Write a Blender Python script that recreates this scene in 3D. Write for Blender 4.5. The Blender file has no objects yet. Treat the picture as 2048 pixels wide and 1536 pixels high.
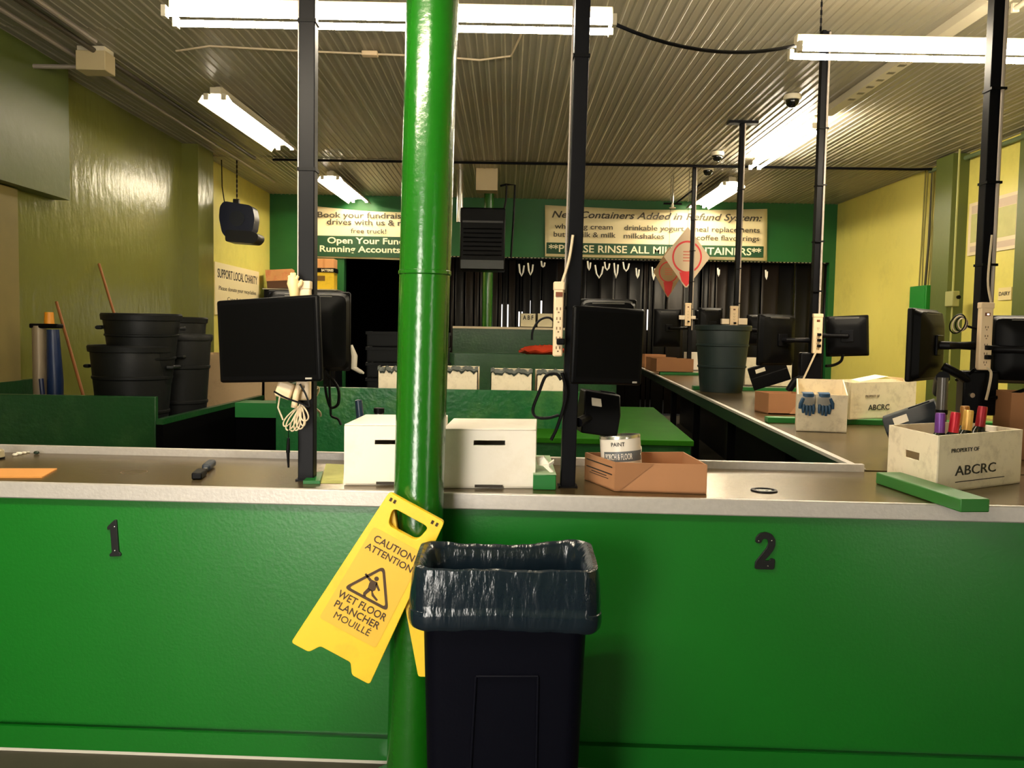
import bpy, math, random
from mathutils import Vector, Matrix, Euler
random.seed(7)
R = math.radians
scn = bpy.context.scene
COL = scn.collection

# ------------------------------------------------------------------ camera, world, exposure
FPX = 1720.0
EYE = Vector((0.0, 0.0, 1.54))
YAW, PITCH, ROLL = R(0.361), R(3.52), R(1.0)
F = Vector((math.sin(YAW) * math.cos(PITCH), math.cos(YAW) * math.cos(PITCH), -math.sin(PITCH)))
R0 = Vector((math.cos(YAW), -math.sin(YAW), 0))
U0 = R0.cross(F)
RX = R0 * math.cos(ROLL) + U0 * math.sin(ROLL)
UX = -R0 * math.sin(ROLL) + U0 * math.cos(ROLL)
cd = bpy.data.cameras.new('camera')
cd.sensor_width = 36.0
cd.lens = FPX / 2048 * 36.0
cam = bpy.data.objects.new('camera', cd)
COL.objects.link(cam)
m = Matrix((RX, UX, -F)).transposed().to_4x4()
m.translation = EYE
cam.matrix_world = m
cd.clip_start = 0.05
scn.camera = cam
w = bpy.data.worlds.new('world')
scn.world = w
w.use_nodes = True
w.node_tree.nodes['Background'].inputs[0].default_value = (0.5, 0.45, 0.35, 1)
w.node_tree.nodes['Background'].inputs[1].default_value = 0.0
scn.view_settings.view_transform = 'Standard'
scn.view_settings.look = 'None'
scn.view_settings.exposure = 1.0
scn.view_settings.gamma = 1.0
TUBE = 46.0          # radiance of the lit fluorescent tubes
TUBE_COL = (1.0, 0.87, 0.66)
WINDOW = 9.0         # radiance of the shop window behind the photographer
WINDOW_COL = (1.0, 0.94, 0.84)


def at(px, py, Y):
    d = F * FPX + RX * (px - 1024) + UX * (768 - py)
    return EYE + d * (Y / d.y)


def onz(px, py, z):
    d = F * FPX + RX * (px - 1024) + UX * (768 - py)
    return EYE + d * ((z - EYE.z) / d.z)


def onx(px, py, X):
    d = F * FPX + RX * (px - 1024) + UX * (768 - py)
    return EYE + d * (X / d.x)


# ------------------------------------------------------------------ materials
def lin(c):
    return tuple(((v / 255) / 12.92 if v / 255 <= 0.04045 else ((v / 255 + 0.055) / 1.055) ** 2.4) for v in c)


MATS = {}


def mat(name, rgb, rough=0.5, metal=0.0, var=0.0, vscale=6.0, bump=0.0, bscale=40.0, stain=None, stain_amt=0.0, stain_scale=3.0,
        emit=0.0, spec=0.5, stretch=(1, 1, 1), coat=0.0):
    if name in MATS:
        return MATS[name]
    M = bpy.data.materials.new(name)
    M.use_nodes = True
    nt = M.node_tree
    b = nt.nodes['Principled BSDF']
    c = tuple(lin(rgb)) + (1,)
    b.inputs['Base Color'].default_value = c
    b.inputs['Roughness'].default_value = rough
    b.inputs['Metallic'].default_value = metal
    b.inputs['Specular IOR Level'].default_value = spec
    if coat:
        b.inputs['Coat Weight'].default_value = coat
        b.inputs['Coat Roughness'].default_value = 0.15
    if emit:
        b.inputs['Emission Color'].default_value = c
        b.inputs['Emission Strength'].default_value = emit
    need = var or bump or stain_amt
    if need:
        tc = nt.nodes.new('ShaderNodeTexCoord')
        mp = nt.nodes.new('ShaderNodeMapping')
        mp.inputs['Scale'].default_value = stretch
        nt.links.new(tc.outputs['Object'], mp.inputs['Vector'])
    out = None
    if var:
        n = nt.nodes.new('ShaderNodeTexNoise')
        n.inputs['Scale'].default_value = vscale
        n.inputs['Detail'].default_value = 5
        nt.links.new(mp.outputs['Vector'], n.inputs['Vector'])
        mix = nt.nodes.new('ShaderNodeMix')
        mix.data_type = 'RGBA'
        mix.inputs['A'].default_value = tuple(v * (1 - var) for v in c[:3]) + (1,)
        mix.inputs['B'].default_value = tuple(min(1, v * (1 + var)) for v in c[:3]) + (1,)
        nt.links.new(n.outputs['Fac'], mix.inputs['Factor'])
        out = mix.outputs['Result']
    if stain_amt:
        n = nt.nodes.new('ShaderNodeTexNoise')
        n.inputs['Scale'].default_value = stain_scale
        n.inputs['Detail'].default_value = 8
        n.inputs['Roughness'].default_value = 0.7
        nt.links.new(mp.outputs['Vector'], n.inputs['Vector'])
        rp = nt.nodes.new('ShaderNodeValToRGB')
        rp.color_ramp.elements[0].position = 0.5
        rp.color_ramp.elements[1].position = 0.72
        rp.color_ramp.elements[0].color = (0, 0, 0, 1)
        rp.color_ramp.elements[1].color = (stain_amt,) * 3 + (1,)
        nt.links.new(n.outputs['Fac'], rp.inputs['Fac'])
        mix = nt.nodes.new('ShaderNodeMix')
        mix.data_type = 'RGBA'
        mix.inputs['A'].default_value = c
        if out:
            nt.links.new(out, mix.inputs['A'])
        mix.inputs['B'].default_value = tuple(lin(stain)) + (1,)
        nt.links.new(rp.outputs['Color'], mix.inputs['Factor'])
        out = mix.outputs['Result']
    if out:
        nt.links.new(out, b.inputs['Base Color'])
    if bump:
        n = nt.nodes.new('ShaderNodeTexNoise')
        n.inputs['Scale'].default_value = bscale
        n.inputs['Detail'].default_value = 4
        nt.links.new(mp.outputs['Vector'], n.inputs['Vector'])
        bp = nt.nodes.new('ShaderNodeBump')
        bp.inputs['Strength'].default_value = bump
        bp.inputs['Distance'].default_value = 0.01
        nt.links.new(n.outputs['Fac'], bp.inputs['Height'])
        nt.links.new(bp.outputs['Normal'], b.inputs['Normal'])
    MATS[name] = M
    return M


def emitter(name, col, strength):
    M = bpy.data.materials.new(name)
    M.use_nodes = True
    nt = M.node_tree
    nt.nodes.remove(nt.nodes['Principled BSDF'])
    e = nt.nodes.new('ShaderNodeEmission')
    e.inputs[0].default_value = col + (1,)
    e.inputs[1].default_value = strength
    nt.links.new(e.outputs[0], nt.nodes['Material Output'].inputs[0])
    return M


G_COUNTER = mat('counter_green_paint', (8, 108, 22), 0.34, spec=.7, var=0.10, vscale=2.5, bump=0.07, bscale=70)
G_COLUMN = mat('column_green_paint', (20, 94, 14), 0.22, spec=.7, coat=.4, var=0.08, vscale=5, bump=0.16, bscale=45)
G_DARK = mat('bin_green_paint', (12, 64, 24), 0.35, var=0.25, vscale=5, bump=0.25, bscale=30, stain=(70, 110, 60), stain_amt=0.35)
G_TABLE = mat('table_green_paint', (34, 88, 14), 0.6, spec=.04, var=0.2, vscale=4, bump=0.1)
G_WALL = mat('back_wall_green_paint', (14, 92, 34), 0.5, var=0.08)
L_WALL = mat('darker_wall_paint', (114, 116, 52), 0.24, var=0.08, vscale=1.3, bump=0.8, bscale=6, stretch=(1, 1.6, .7), stain=(110, 108, 50), stain_amt=0.3, stain_scale=1.2)  # darker than the far wall paint; gives the pilaster its shade too
Y_WALL = mat('olive_wall_paint', (222, 210, 108), 0.34, var=0.08, vscale=1.3, bump=0.35, bscale=9, stain=(120, 118, 60), stain_amt=0.25, stain_scale=1.2)
O_WALL = mat('sage_wall_paint', (86, 97, 44), 0.4, var=0.08, vscale=1.3, bump=0.25, bscale=9)
CEIL = mat('ceiling_metal', (154, 148, 130), 0.38, metal=0.0, var=0.06, vscale=0.8, stain=(150, 130, 95), stain_amt=0.35, stain_scale=0.7)
FLOOR = mat('floor_concrete', (62, 57, 46), 0.7, var=0.25, vscale=2, stain=(50, 46, 40), stain_amt=0.5)
SHADE_BLACK = mat('shade_black', (5, 5, 6), 0.95, spec=.03)  # near-black stands in for the unlit storage room and shade below boards
METAL_TRIM = mat('galvanised_trim', (196, 190, 184), 0.45, metal=0.35, var=0.12, vscale=60, bump=0.1, bscale=90)
TOP_WORN = mat('worn_metal_worktop', (98, 82, 52), 0.26, metal=0.55, var=0.14, vscale=4, stain=(110, 88, 56), stain_amt=0.6, stain_scale=3, stretch=(1, 2.5, 1), bump=0.06, bscale=12)
BLACK = mat('black_powder_coat', (10, 10, 14), 0.42, spec=0.12)
BLACKPL = mat('black_plastic', (5, 5, 7), 0.45, spec=0.12)
SCREEN = mat('dark_screen_glass', (2, 2, 3), 0.5, spec=0.1)
NAVY = mat('navy_bin_plastic', (6, 7, 18), 0.5, spec=.12, bump=0.06, bscale=120)
CANPL = mat('dark_can_plastic', (12, 14, 16), 0.5, var=0.2, vscale=8, bump=0.15, bscale=25, spec=0.3)
BAG = mat('dark_bag_film', (18, 30, 40), 0.18, bump=0.6, bscale=18, stretch=(1.6, 1.6, 0.5), spec=0.6)
WHITEBOX = mat('white_fluted_plastic', (240, 232, 220), 0.5, var=0.03, vscale=8, stain=(190, 170, 130), stain_amt=0.25, stain_scale=5)
DIRTYBOX = mat('dirty_white_fluted_plastic', (240, 227, 200), 0.55, var=0.06, vscale=9, stain=(150, 128, 92), stain_amt=.4, stain_scale=16)
CARDB = mat('brown_cardboard', (172, 122, 84), 0.8, var=0.06, vscale=10)
CARDB_D = mat('brown_cardboard_flap', (150, 104, 68), 0.8, var=0.06, vscale=10)
ORANGE_CARD = mat('tan_cardboard_sheet', (206, 142, 70), 0.75, var=0.06)
YELLOW = mat('yellow_sign_plastic', (246, 206, 44), 0.42, var=0.05, vscale=4, stain=(205, 160, 40), stain_amt=0.35, stain_scale=7)
SIGNINK = mat('dark_brown_print', (74, 52, 30), 0.6)
INK = mat('black_print', (38, 36, 34), 0.6)
INKGREEN = mat('dark_green_print', (14, 66, 32), 0.6)
BANNER = mat('cream_banner_vinyl', (238, 222, 176), 0.4, bump=0.25, bscale=2.2)
CREAM = mat('cream_plastic', (226, 200, 164), 0.45)
CREAMCABLE = mat('cream_cable', (206, 188, 158), 0.5)
GREYCABLE = mat('grey_conduit', (168, 156, 146), 0.4, metal=0.3)
STEEL = mat('bright_steel', (226, 222, 212), 0.25, metal=0.9)
FIXTURE = mat('white_enamel', (214, 204, 180), 0.45)
REDP = mat('red_print', (206, 38, 44), 0.5)
BLUEGLOVE = mat('blue_rubber', (34, 74, 110), 0.5)
GREYKNIT = mat('grey_knit', (150, 148, 144), 0.8)
WOODH = mat('wood_handle', (150, 92, 44), 0.6)
PANE_M = emitter('daylit_pane', WINDOW_COL, WINDOW)


# ------------------------------------------------------------------ mesh helpers
class MB:
    def __init__(s):
        s.v, s.f = [], []

    def add(s, vs, fs):
        o = len(s.v)
        s.v += [Vector(p) for p in vs]
        s.f += [tuple(i + o for i in f) for f in fs]
        return s

    def box(s, x0, x1, y0, y1, z0, z1):
        vs = [(x, y, z) for z in (z0, z1) for (x, y) in ((x0, y0), (x1, y0), (x1, y1), (x0, y1))]
        return s.add(vs, [(3, 2, 1, 0), (4, 5, 6, 7), (0, 1, 5, 4), (1, 2, 6, 5), (2, 3, 7, 6), (3, 0, 4, 7)])

    def obox(s, c, size, rot=None):
        o = MB().box(-size[0] / 2, size[0] / 2, -size[1] / 2, size[1] / 2, -size[2] / 2, size[2] / 2)
        mm = (Euler(rot).to_matrix() if rot is not None and not isinstance(rot, Matrix) else (rot or Matrix.Identity(3)))
        return s.add([mm @ p + Vector(c) for p in o.v], o.f)

    def prism(s, poly, z0, z1):
        n = len(poly)
        a = sum(poly[i][0] * poly[(i + 1) % n][1] - poly[(i + 1) % n][0] * poly[i][1] for i in range(n))
        if a < 0:
            poly = poly[::-1]
        vs = [(x, y, z0) for x, y in poly] + [(x, y, z1) for x, y in poly]
        fs = [tuple(range(n - 1, -1, -1)), tuple(range(n, 2 * n))]
        fs += [(i, (i + 1) % n, n + (i + 1) % n, n + i) for i in range(n)]
        return s.add(vs, fs)

    def cyl(s, p0, p1, r0, r1=None, n=16):
        return s.tube([p0, p1], [r0, r0 if r1 is None else r1], n)

    def tube(s, pts, r, n=8, caps=True):
        pts = [Vector(p) for p in pts]
        rs = r if isinstance(r, (list, tuple)) else [r] * len(pts)
        vs, fs = [], []
        ref = None
        for i, p in enumerate(pts):
            t = (pts[min(i + 1, len(pts) - 1)] - pts[max(i - 1, 0)])
            t = t.normalized() if t.length > 1e-9 else Vector((0, 0, 1))
            if ref is None:
                ref = Vector((0, 0, 1)) if abs(t.z) < 0.9 else Vector((1, 0, 0))
            a = (ref - t * ref.dot(t))
            a = a.normalized() if a.length > 1e-6 else t.orthogonal().normalized()
            ref = a
            b = t.cross(a)
            for k in range(n):
                g = 2 * math.pi * k / n
                vs.append(p + (a * math.cos(g) + b * math.sin(g)) * rs[i])
        for i in range(len(pts) - 1):
            for k in range(n):
                fs.append((i * n + k, i * n + (k + 1) % n, (i + 1) * n + (k + 1) % n, (i + 1) * n + k))
        if caps:
            fs.append(tuple(range(n - 1, -1, -1)))
            fs.append(tuple(range((len(pts) - 1) * n, len(pts) * n)))
        return s.add(vs, fs)

    def lathe(s, prof, c=(0, 0, 0), n=32):
        vs, fs = [], []
        for r, z in prof:
            for k in range(n):
                g = 2 * math.pi * k / n
                vs.append((c[0] + r * math.cos(g), c[1] + r * math.sin(g), c[2] + z))
        for i in range(len(prof) - 1):
            for k in range(n):
                fs.append((i * n + k, i * n + (k + 1) % n, (i + 1) * n + (k + 1) % n, (i + 1) * n + k))
        fs.append(tuple(range(n - 1, -1, -1)))
        fs.append(tuple(range((len(prof) - 1) * n, len(prof) * n)))
        return s.add(vs, fs)

    def rings(s, rings, close_ends=(False, False)):
        n = len(rings[0])
        vs = [p for r_ in rings for p in r_]
        fs = []
        for i in range(len(rings) - 1):
            for k in range(n):
                fs.append((i * n + k, i * n + (k + 1) % n, (i + 1) * n + (k + 1) % n, (i + 1) * n + k))
        if close_ends[0]:
            fs.append(tuple(range(n - 1, -1, -1)))
        if close_ends[1]:
            fs.append(tuple(range((len(rings) - 1) * n, len(rings) * n)))
        return s.add(vs, fs)

    def ball(s, c, r, n=12):
        rr = r if isinstance(r, (tuple, list)) else (r, r, r)
        rg = []
        for i in range(1, n // 2):
            a = math.pi * i / (n // 2)
            rg.append([(c[0] + rr[0] * math.sin(a) * math.cos(2 * math.pi * k / n), c[1] + rr[1] * math.sin(a) * math.sin(2 * math.pi * k / n),
                        c[2] - rr[2] * math.cos(a)) for k in range(n)])
        return s.rings(rg, (True, True))

    def shift(s, d):
        s.v = [p + Vector(d) for p in s.v]
        return s

    def apply(s, mm):
        s.v = [mm @ p for p in s.v]
        return s

    def build(s, name, material, parent=None, bevel=0.0, smooth=True, world=False, sub=0):
        vs = s.v
        if world and parent is not None:
            inv = parent.matrix_basis.inverted()
            vs = [inv @ p for p in vs]
        me = bpy.data.meshes.new(name)
        me.from_pydata([tuple(p) for p in vs], [], s.f)
        me.validate()
        return finish(name, me, material, parent, bevel, smooth, sub)


def finish(name, me, material, parent=None, bevel=0.0, smooth=True, sub=0):
    me.materials.clear()
    me.materials.append(material)
    if smooth:
        me.polygons.foreach_set('use_smooth', [True] * len(me.polygons))
        me.set_sharp_from_angle(angle=R(38))
    o = bpy.data.objects.new(name, me)
    COL.objects.link(o)
    if parent is not None:
        o.parent = parent
    if bevel:
        b = o.modifiers.new('bevel', 'BEVEL')
        b.width = bevel
        b.segments = 2
        b.limit_method = 'ANGLE'
        b.angle_limit = R(40)
    if sub:
        q = o.modifiers.new('sub', 'SUBSURF')
        q.levels = q.render_levels = sub
    return o


def tag(o, label, cat, group=None, kind=None):
    o['label'] = label
    o['category'] = cat
    if group:
        o['group'] = group
    if kind:
        o['kind'] = kind
    return o


def thing(name, label, cat, loc=(0, 0, 0), rotz=0.0, group=None, rot=None):
    o = bpy.data.objects.new(name, None)
    o.empty_display_size = 0.1
    COL.objects.link(o)
    o.matrix_basis = Matrix.Translation(Vector(loc)) @ (Euler(rot).to_matrix().to_4x4() if rot else Matrix.Rotation(rotz, 4, 'Z'))
    return tag(o, label, cat, group)


def struct(o):
    o['kind'] = 'structure'
    return o


def dup(root, mw, label, group=None):
    r = root.copy()
    COL.objects.link(r)
    r.matrix_basis = mw
    r['label'] = label
    if group:
        r['group'] = group
    for ch in list(root.children):
        c = ch.copy()
        COL.objects.link(c)
        c.parent = r
        for g in list(ch.children):
            d = g.copy()
            COL.objects.link(d)
            d.parent = c
    return r


def sheet(name, polys, depth, material, parent, mw, bevel=0.0):
    """A flat outline (first polygon) with holes (the others), given real thickness."""
    cu = bpy.data.curves.new(name, 'CURVE')
    cu.dimensions = '2D'
    cu.fill_mode = 'BOTH'
    cu.extrude = depth / 2
    cu.bevel_depth = bevel
    for poly in polys:
        sp = cu.splines.new('POLY')
        sp.points.add(len(poly) - 1)
        for p, q in zip(sp.points, poly):
            p.co = (q[0], q[1], 0, 1)
        sp.use_cyclic_u = True
    o = bpy.data.objects.new('tmp', cu)
    me = bpy.data.meshes.new_from_object(o)
    bpy.data.objects.remove(o)
    bpy.data.curves.remove(cu)
    me.transform(mw)
    return finish(name, me, material, parent, smooth=False)


def rounded(pts, rad, n=5):
    out = []
    N = len(pts)
    for i in range(N):
        p, a, b = Vector(pts[i]), Vector(pts[i - 1]), Vector(pts[(i + 1) % N])
        da, db = (a - p), (b - p)
        ra = min(rad, da.length * 0.45, db.length * 0.45)
        s, e = p + da.normalized() * ra, p + db.normalized() * ra
        for k in range(n + 1):
            t = k / n
            q = s * (1 - t) ** 2 + p * 2 * t * (1 - t) + e * t * t
            out.append((q.x, q.y))
    return out


def frame(o, xd, yd):
    """Matrix whose local x,y,z are xd, yd, xd x yd, at o."""
    x = Vector(xd).normalized()
    z = x.cross(Vector(yd)).normalized()
    y = z.cross(x)
    mm = Matrix((x, y, z)).transposed().to_4x4()
    mm.translation = Vector(o)
    return mm


def text(body, mw, wdt, hgt, material, parent, name='lettering', bold=0.0, italic=0.0, depth=0.0015, align='C', spacing=1.0):
    """Lettering fitted to wdt x hgt (hgt = height of the capitals' line), centred on mw's origin (align C) or starting there (L)."""
    cu = bpy.data.curves.new('t', 'FONT')
    cu.body = body
    cu.size = 1.0
    cu.offset = bold
    cu.shear = italic
    cu.extrude = 0.01
    cu.resolution_u = 3
    cu.space_character = spacing
    o = bpy.data.objects.new('tmp', cu)
    me = bpy.data.meshes.new_from_object(o)
    bpy.data.objects.remove(o)
    bpy.data.curves.remove(cu)
    xs = [v.co.x for v in me.vertices]
    x0, x1 = min(xs), max(xs)
    sx = wdt / (x1 - x0)
    sy = hgt / 0.70
    mx = (x0 + x1) / 2 if align == 'C' else x0
    t = Matrix.Diagonal((sx, sy, depth / 0.02, 1)) @ Matrix.Translation((-mx, -0.35, 0))
    me.transform(mw @ t)
    return finish(name, me, material, parent, smooth=False)


# ------------------------------------------------------------------ the room
XL, XR, YB, YF, ZC = -4.42, 6.05, 16.0, -0.9, 3.98
struct(MB().box(XL - .3, XR + .3, YF - .2, 20.2, -0.1, 0).build('floor', FLOOR))
# ribbed metal ceiling: one folded sheet running front to back
mbc = MB()
rib, prof = 0.1525, []
x = XL - 0.1
while x < XR + 0.15:
    prof += [(x, 0.0), (x + 0.012, -0.009), (x + 0.030, -0.009), (x + 0.042, 0.0), (x + 0.085, 0.0), (x + 0.090, -0.006), (x + 0.098, -0.006), (x + 0.103, 0.0)]
    x += rib
for ya, yb, dz in ((YF - .1, 7.28, 0.0), (7.26, 12.6, 0.010), (12.58, YB + 0.05, 0.0)):
    n = len(prof)
    vs = [(px_, yy, ZC + pz + dz) for yy in (ya, yb) for px_, pz in prof]
    mbc.add(vs, [(i, n + i, n + i + 1, i + 1) for i in range(n - 1)])
mbc.box(XL - .3, XR + .3, YF - .2, 20.2, ZC + 0.03, ZC + 0.12)
struct(mbc.build('ceiling', CEIL, smooth=False))
# left wall, its deep header box, its pilaster
wl = MB().box(XL - .2, XL, YF - .2, 20.2, 0, ZC + .03)
struct(wl.build('wall_left', L_WALL))
struct(MB().box(XL, XL + .012, 12.35, YB, 0, ZC).build('trim_7', Y_WALL))
struct(MB().box(XL, XL + 0.16, YF, 8.45, 2.73, ZC).build('trim_1', O_WALL))
struct(MB().box(XL, XL + 0.05, 5.6, 7.75, 0, 2.72).build('trim_2', mat('brown_panel', (126, 112, 60), 0.6, var=0.1)))
struct(MB().box(XL, XL + 0.22, 11.75, 12.35, 0, ZC).build('trim_3', L_WALL))  # pilaster in the darker wall colour, standing in for shade
# right wall with its pilaster
struct(MB().box(XR, XR + .2, YF - .2, 20.2, 0, ZC + .03).build('wall_right', Y_WALL))
struct(MB().box(XR - 0.22, XR, 11.45, 11.9, 0, ZC).build('trim_4', O_WALL))
struct(MB().box(XR - 0.05, XR, 9.95, 10.25, 0, ZC).build('trim_5', O_WALL))
# back wall: green band over the wide opening, green return on the left
xo0, xo1, zo = at(688, 600, YB).x, at(1656, 600, YB).x, at(1200, 517, YB).z
wb = MB().box(XL, XR, YB, YB + .2, zo, ZC + .03).box(XL, xo0, YB, YB + .2, 0, zo).box(xo1, XR, YB, YB + .2, 0, zo)
struct(wb.build('wall_back', G_WALL))
struct(MB().box(XL, XR, 20.0, 20.2, 0, ZC).build('wall_storage', SHADE_BLACK))
struct(MB().box(XL, XR, YB + .2, 20.0, 3.3, 3.35).build('trim_6', SHADE_BLACK))
# front wall with the shop window (behind the photographer)
wz0, wz1 = 0.06, 2.3
wins = [(-2.0, -0.95), (2.75, 3.05)]
wf = MB()
xs = [XL - .2] + [v for q in wins for v in q] + [XR + .2]
for i in range(0, len(xs), 2):
    wf.box(xs[i], xs[i + 1], YF - .2, YF, 0, ZC + .03)
for a, b in wins:
    wf.box(a, b, YF - .2, YF, 0, wz0).box(a, b, YF - .2, YF, wz1, ZC + .03)
struct(wf.build('wall_front', O_WALL))
for i, (a, b) in enumerate(wins):
    p = struct(MB().box(a, b, YF - .15, YF - .12, wz0, wz1).build('window_%d' % (i + 1), PANE_M))
    fr = MB()
    for q in (a, b - .05):
        fr.box(q, q + .05, YF - .11, YF - .02, wz0, wz1)
    fr.box(a, b, YF - .11, YF - .02, wz0, wz0 + .05).box(a, b, YF - .11, YF - .02, wz1 - .05, wz1)
    fr.build('window_frame', FIXTURE, p)
# glowing panes added for the bright glints in the strip curtain gaps
wmb = MB()
hts = [2.0, 2.12, 1.96, 2.22, 1.9, 2.02, 1.88, 2.1, 1.84, 1.98, 2.06, 1.86, 2.04]
for k, hh_ in enumerate(hts):
    wmb.box(-0.62 + k * .37, -0.62 + (k + 1) * .37, 19.9, 19.95, 1.59 + .03 * (k % 3), hh_ + .03)
wn = struct(wmb.build('window_3', emitter('glint_glow', (1.0, 0.93, 0.85), 1.2)))
fm = MB()
for k in range(13):
    xx = -0.65 + k * 0.39
    fm.box(xx, xx + .1, 19.84, 19.9, 1.53, 2.28)
fm.build('window_frame', SHADE_BLACK, wn)


# ------------------------------------------------------------------ fluorescent fixtures
def tube_mat(gain):
    k = 'lit_tube_%d' % round(gain * 100)
    if k not in MATS:
        MATS[k] = emitter(k, TUBE_COL, TUBE * gain)
    return MATS[k]


def fixture(label, p0, p1, lit=True, chain=True, sp=.08, gain=1.0):
    p0, p1 = Vector(p0), Vector(p1)
    d = (p1 - p0)
    L = d.length
    t = thing('fluorescent_light', label, 'light', p0, math.atan2(d.y, d.x), 'fluorescent strip lights')
    hw_ = .055 if sp > .085 else .032
    hb = MB().prism([(0, -hw_), (L, -hw_), (L, hw_), (0, hw_)], .035, .10)
    hb.build('housing', FIXTURE, t, bevel=.006)
    if sp > .085:
        for s in (-1, 1):
            rf = MB()
            pr = [(s * .05, .03), (s * (sp + .04), .018), (s * (sp + .085), -.05), (s * (sp + .087), -.047), (s * (sp + .042), .022), (s * .05, .034)]
            rf.rings([[(q, y_, z_) for y_, z_ in pr] for q in (0, L)], (True, True))
            rf.build('reflector', FIXTURE, t)
    for q in (0.0, L):
        for s in (-sp, sp):
            MB().box(q - .012, q + .012, s - .024, s + .024, -.025, .035).build('socket', FIXTURE, t)
    for s in (-sp, sp):
        MB().cyl((0.012, s, 0), (L - .012, s, 0), 0.019, n=10).build('tube', tube_mat(gain) if lit else mat('unlit_tube', (200, 192, 172), 0.3), t)
    if chain:
        ch = MB()
        for q in (0.15, L - .15):
            z = .10
            k = 0
            top = ZC - p0.z
            while z < top - .012:
                ch.obox((q, 0, z + .016), (.012 if k % 2 else .003, .003 if k % 2 else .012, .03))
                z += .024
                k += 1
        ch.build('chain', BLACK, t)
    elif ZC - p0.z > .11:
        MB().box(.1, L - .1, -.03, .03, .10, ZC - p0.z + .001).build('mounting_channel', FIXTURE, t)
    return t


a = at(341, 36, 4.87)
fixture('long lit fluorescent light hanging across the top left, behind the green column', (a.x, 4.87, a.z), (a.x + 2.44, 4.87, a.z))
a = at(1590, 104, 5.3)
fixture('long lit fluorescent light hanging across the top right by a chain', (a.x, 5.3, a.z), (a.x + 2.44, 5.3, a.z), gain=2.0)
zt = ZC - 0.13
a = onz(430, 194, zt)
fixture('lit fluorescent light running front to back near the left wall', (a.x, a.y, zt), (a.x + .08, a.y + 2.44, zt), chain=False, sp=.09, gain=.5)
a = onz(672, 366, zt)
fixture('small far lit fluorescent light above the fundraising banner', (a.x, 13.45, zt), (a.x + .05, 15.85, zt), chain=False, sp=.12)
a = onz(1640, 252, zt)
fixture('lit fluorescent light on the ceiling behind the slim black poles at right', (a.x, a.y, zt), (a.x - .02, a.y + 2.44, zt), chain=False, sp=.06, gain=1.5)
xr5 = a.x
fixture('far lit fluorescent light glowing above the refund system banner', (xr5, 13.3, zt), (xr5, 15.74, zt), chain=False, sp=.12, gain=1.5)
fixture('unlit fluorescent light on the ceiling at the top right corner', (xr5 + .03, 3.7, zt), (xr5 + .03, 6.14, zt), lit=False, chain=False)
# lamps of the same kind over the customers' side, above the frame
fixture('lit fluorescent light over the customer side, left of the column', (-1.75, 1.6, 2.75), (-0.35, 1.6, 2.75), gain=2.2)

# wiring channel between the ceiling lights at right, ceiling conduits, junction box
t = thing('wiring_channel', 'grey perforated wiring channel on the ceiling between the right hand lights', 'channel', (xr5, 6.2, ZC - .07))
MB().box(-.06, .06, 0, 3.2, 0, .07).build('channel_body', FIXTURE, t)
for k in range(6):
    MB().box(-.03, .03, 1.4 + k * .22, 1.46 + k * .22, -.004, .001).build('knockout', mat('knockout_grey', (120, 112, 92), .6), t)


def pipe(name, label, cat, pts, r, material, n=8, group=None):
    o = MB().tube(pts, r, n).build(name, material)
    return tag(o, label, cat, group)


zc = ZC - .04
pipe('ceiling_conduit', 'thin dark conduit crossing the whole ceiling near the back', 'pipe', [(-3.4, 12.5, zc - .01), (XR - .3, 12.35, zc - .01), (XR - .08, 12.3, zc - .01)], .018, BLACK)
pipe('ceiling_conduit', 'grey conduit along the ceiling left edge, nearest the left wall', 'pipe', [(-3.95, YF, zc), (-3.92, 14.5, zc)], .02, GREYCABLE)
pipe('ceiling_conduit', 'dark conduit along the ceiling passing the left junction box', 'pipe', [(-3.72, YF, zc), (-3.66, 12.5, zc)], .024, mat('dark_conduit', (70, 62, 50), .5))
pipe('ceiling_conduit', 'beige conduit along the ceiling that ends at the left junction box', 'pipe', [(-3.55, YF, zc), (-3.55, 7.5, zc)], .022, GREYCABLE)
jb = onz(191, 98, ZC)
t = thing('junction_box', 'beige junction box on the ceiling with a pipe to the left wall', 'electrical box', (jb.x, jb.y, ZC - .21))
MB().box(-.13, .13, -.1, .1, 0, .17).build('box_body', mat('beige_enamel', (196, 178, 138), .5), t, bevel=.006)
MB().box(-.12, .12, -.09, .09, .168, .21).build('mount', FIXTURE, t)
MB().cyl((-.13, 0, .05), (XL + .16 - jb.x, 0, .05), .02).build('pipe_arm', GREYCABLE, t)
# cream wire with splice box across the ceiling
a = [onz(*q, ZC - .03) for q in ((352, 102), (420, 92), (560, 100), (740, 108), (860, 112), (960, 120), (1022, 112), (1040, 75), (1044, 62))]
t = thing('ceiling_wire', 'loose cream wire with a small splice box across the ceiling behind the column', 'wire', a[0])
MB().tube(a, .009, 6).build('wire', CREAMCABLE, t, world=True)
MB().obox(a[3], (.14, .08, .04)).build('splice_box', CREAM, t, world=True, bevel=.008)
# dark cable drooping between the two hanging lights
p0, p1 = at(1200, 34, 4.9), at(1588, 92, 5.28)
pts = []
for k in range(13):
    q = k / 12
    p = p0.lerp(p1, q)
    p.z -= 0.10 * 4 * q * (1 - q)
    pts.append(p)
pipe('power_cable', 'dark cable drooping between the two hanging fluorescent lights', 'cable', pts, .011, BLACK)

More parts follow.
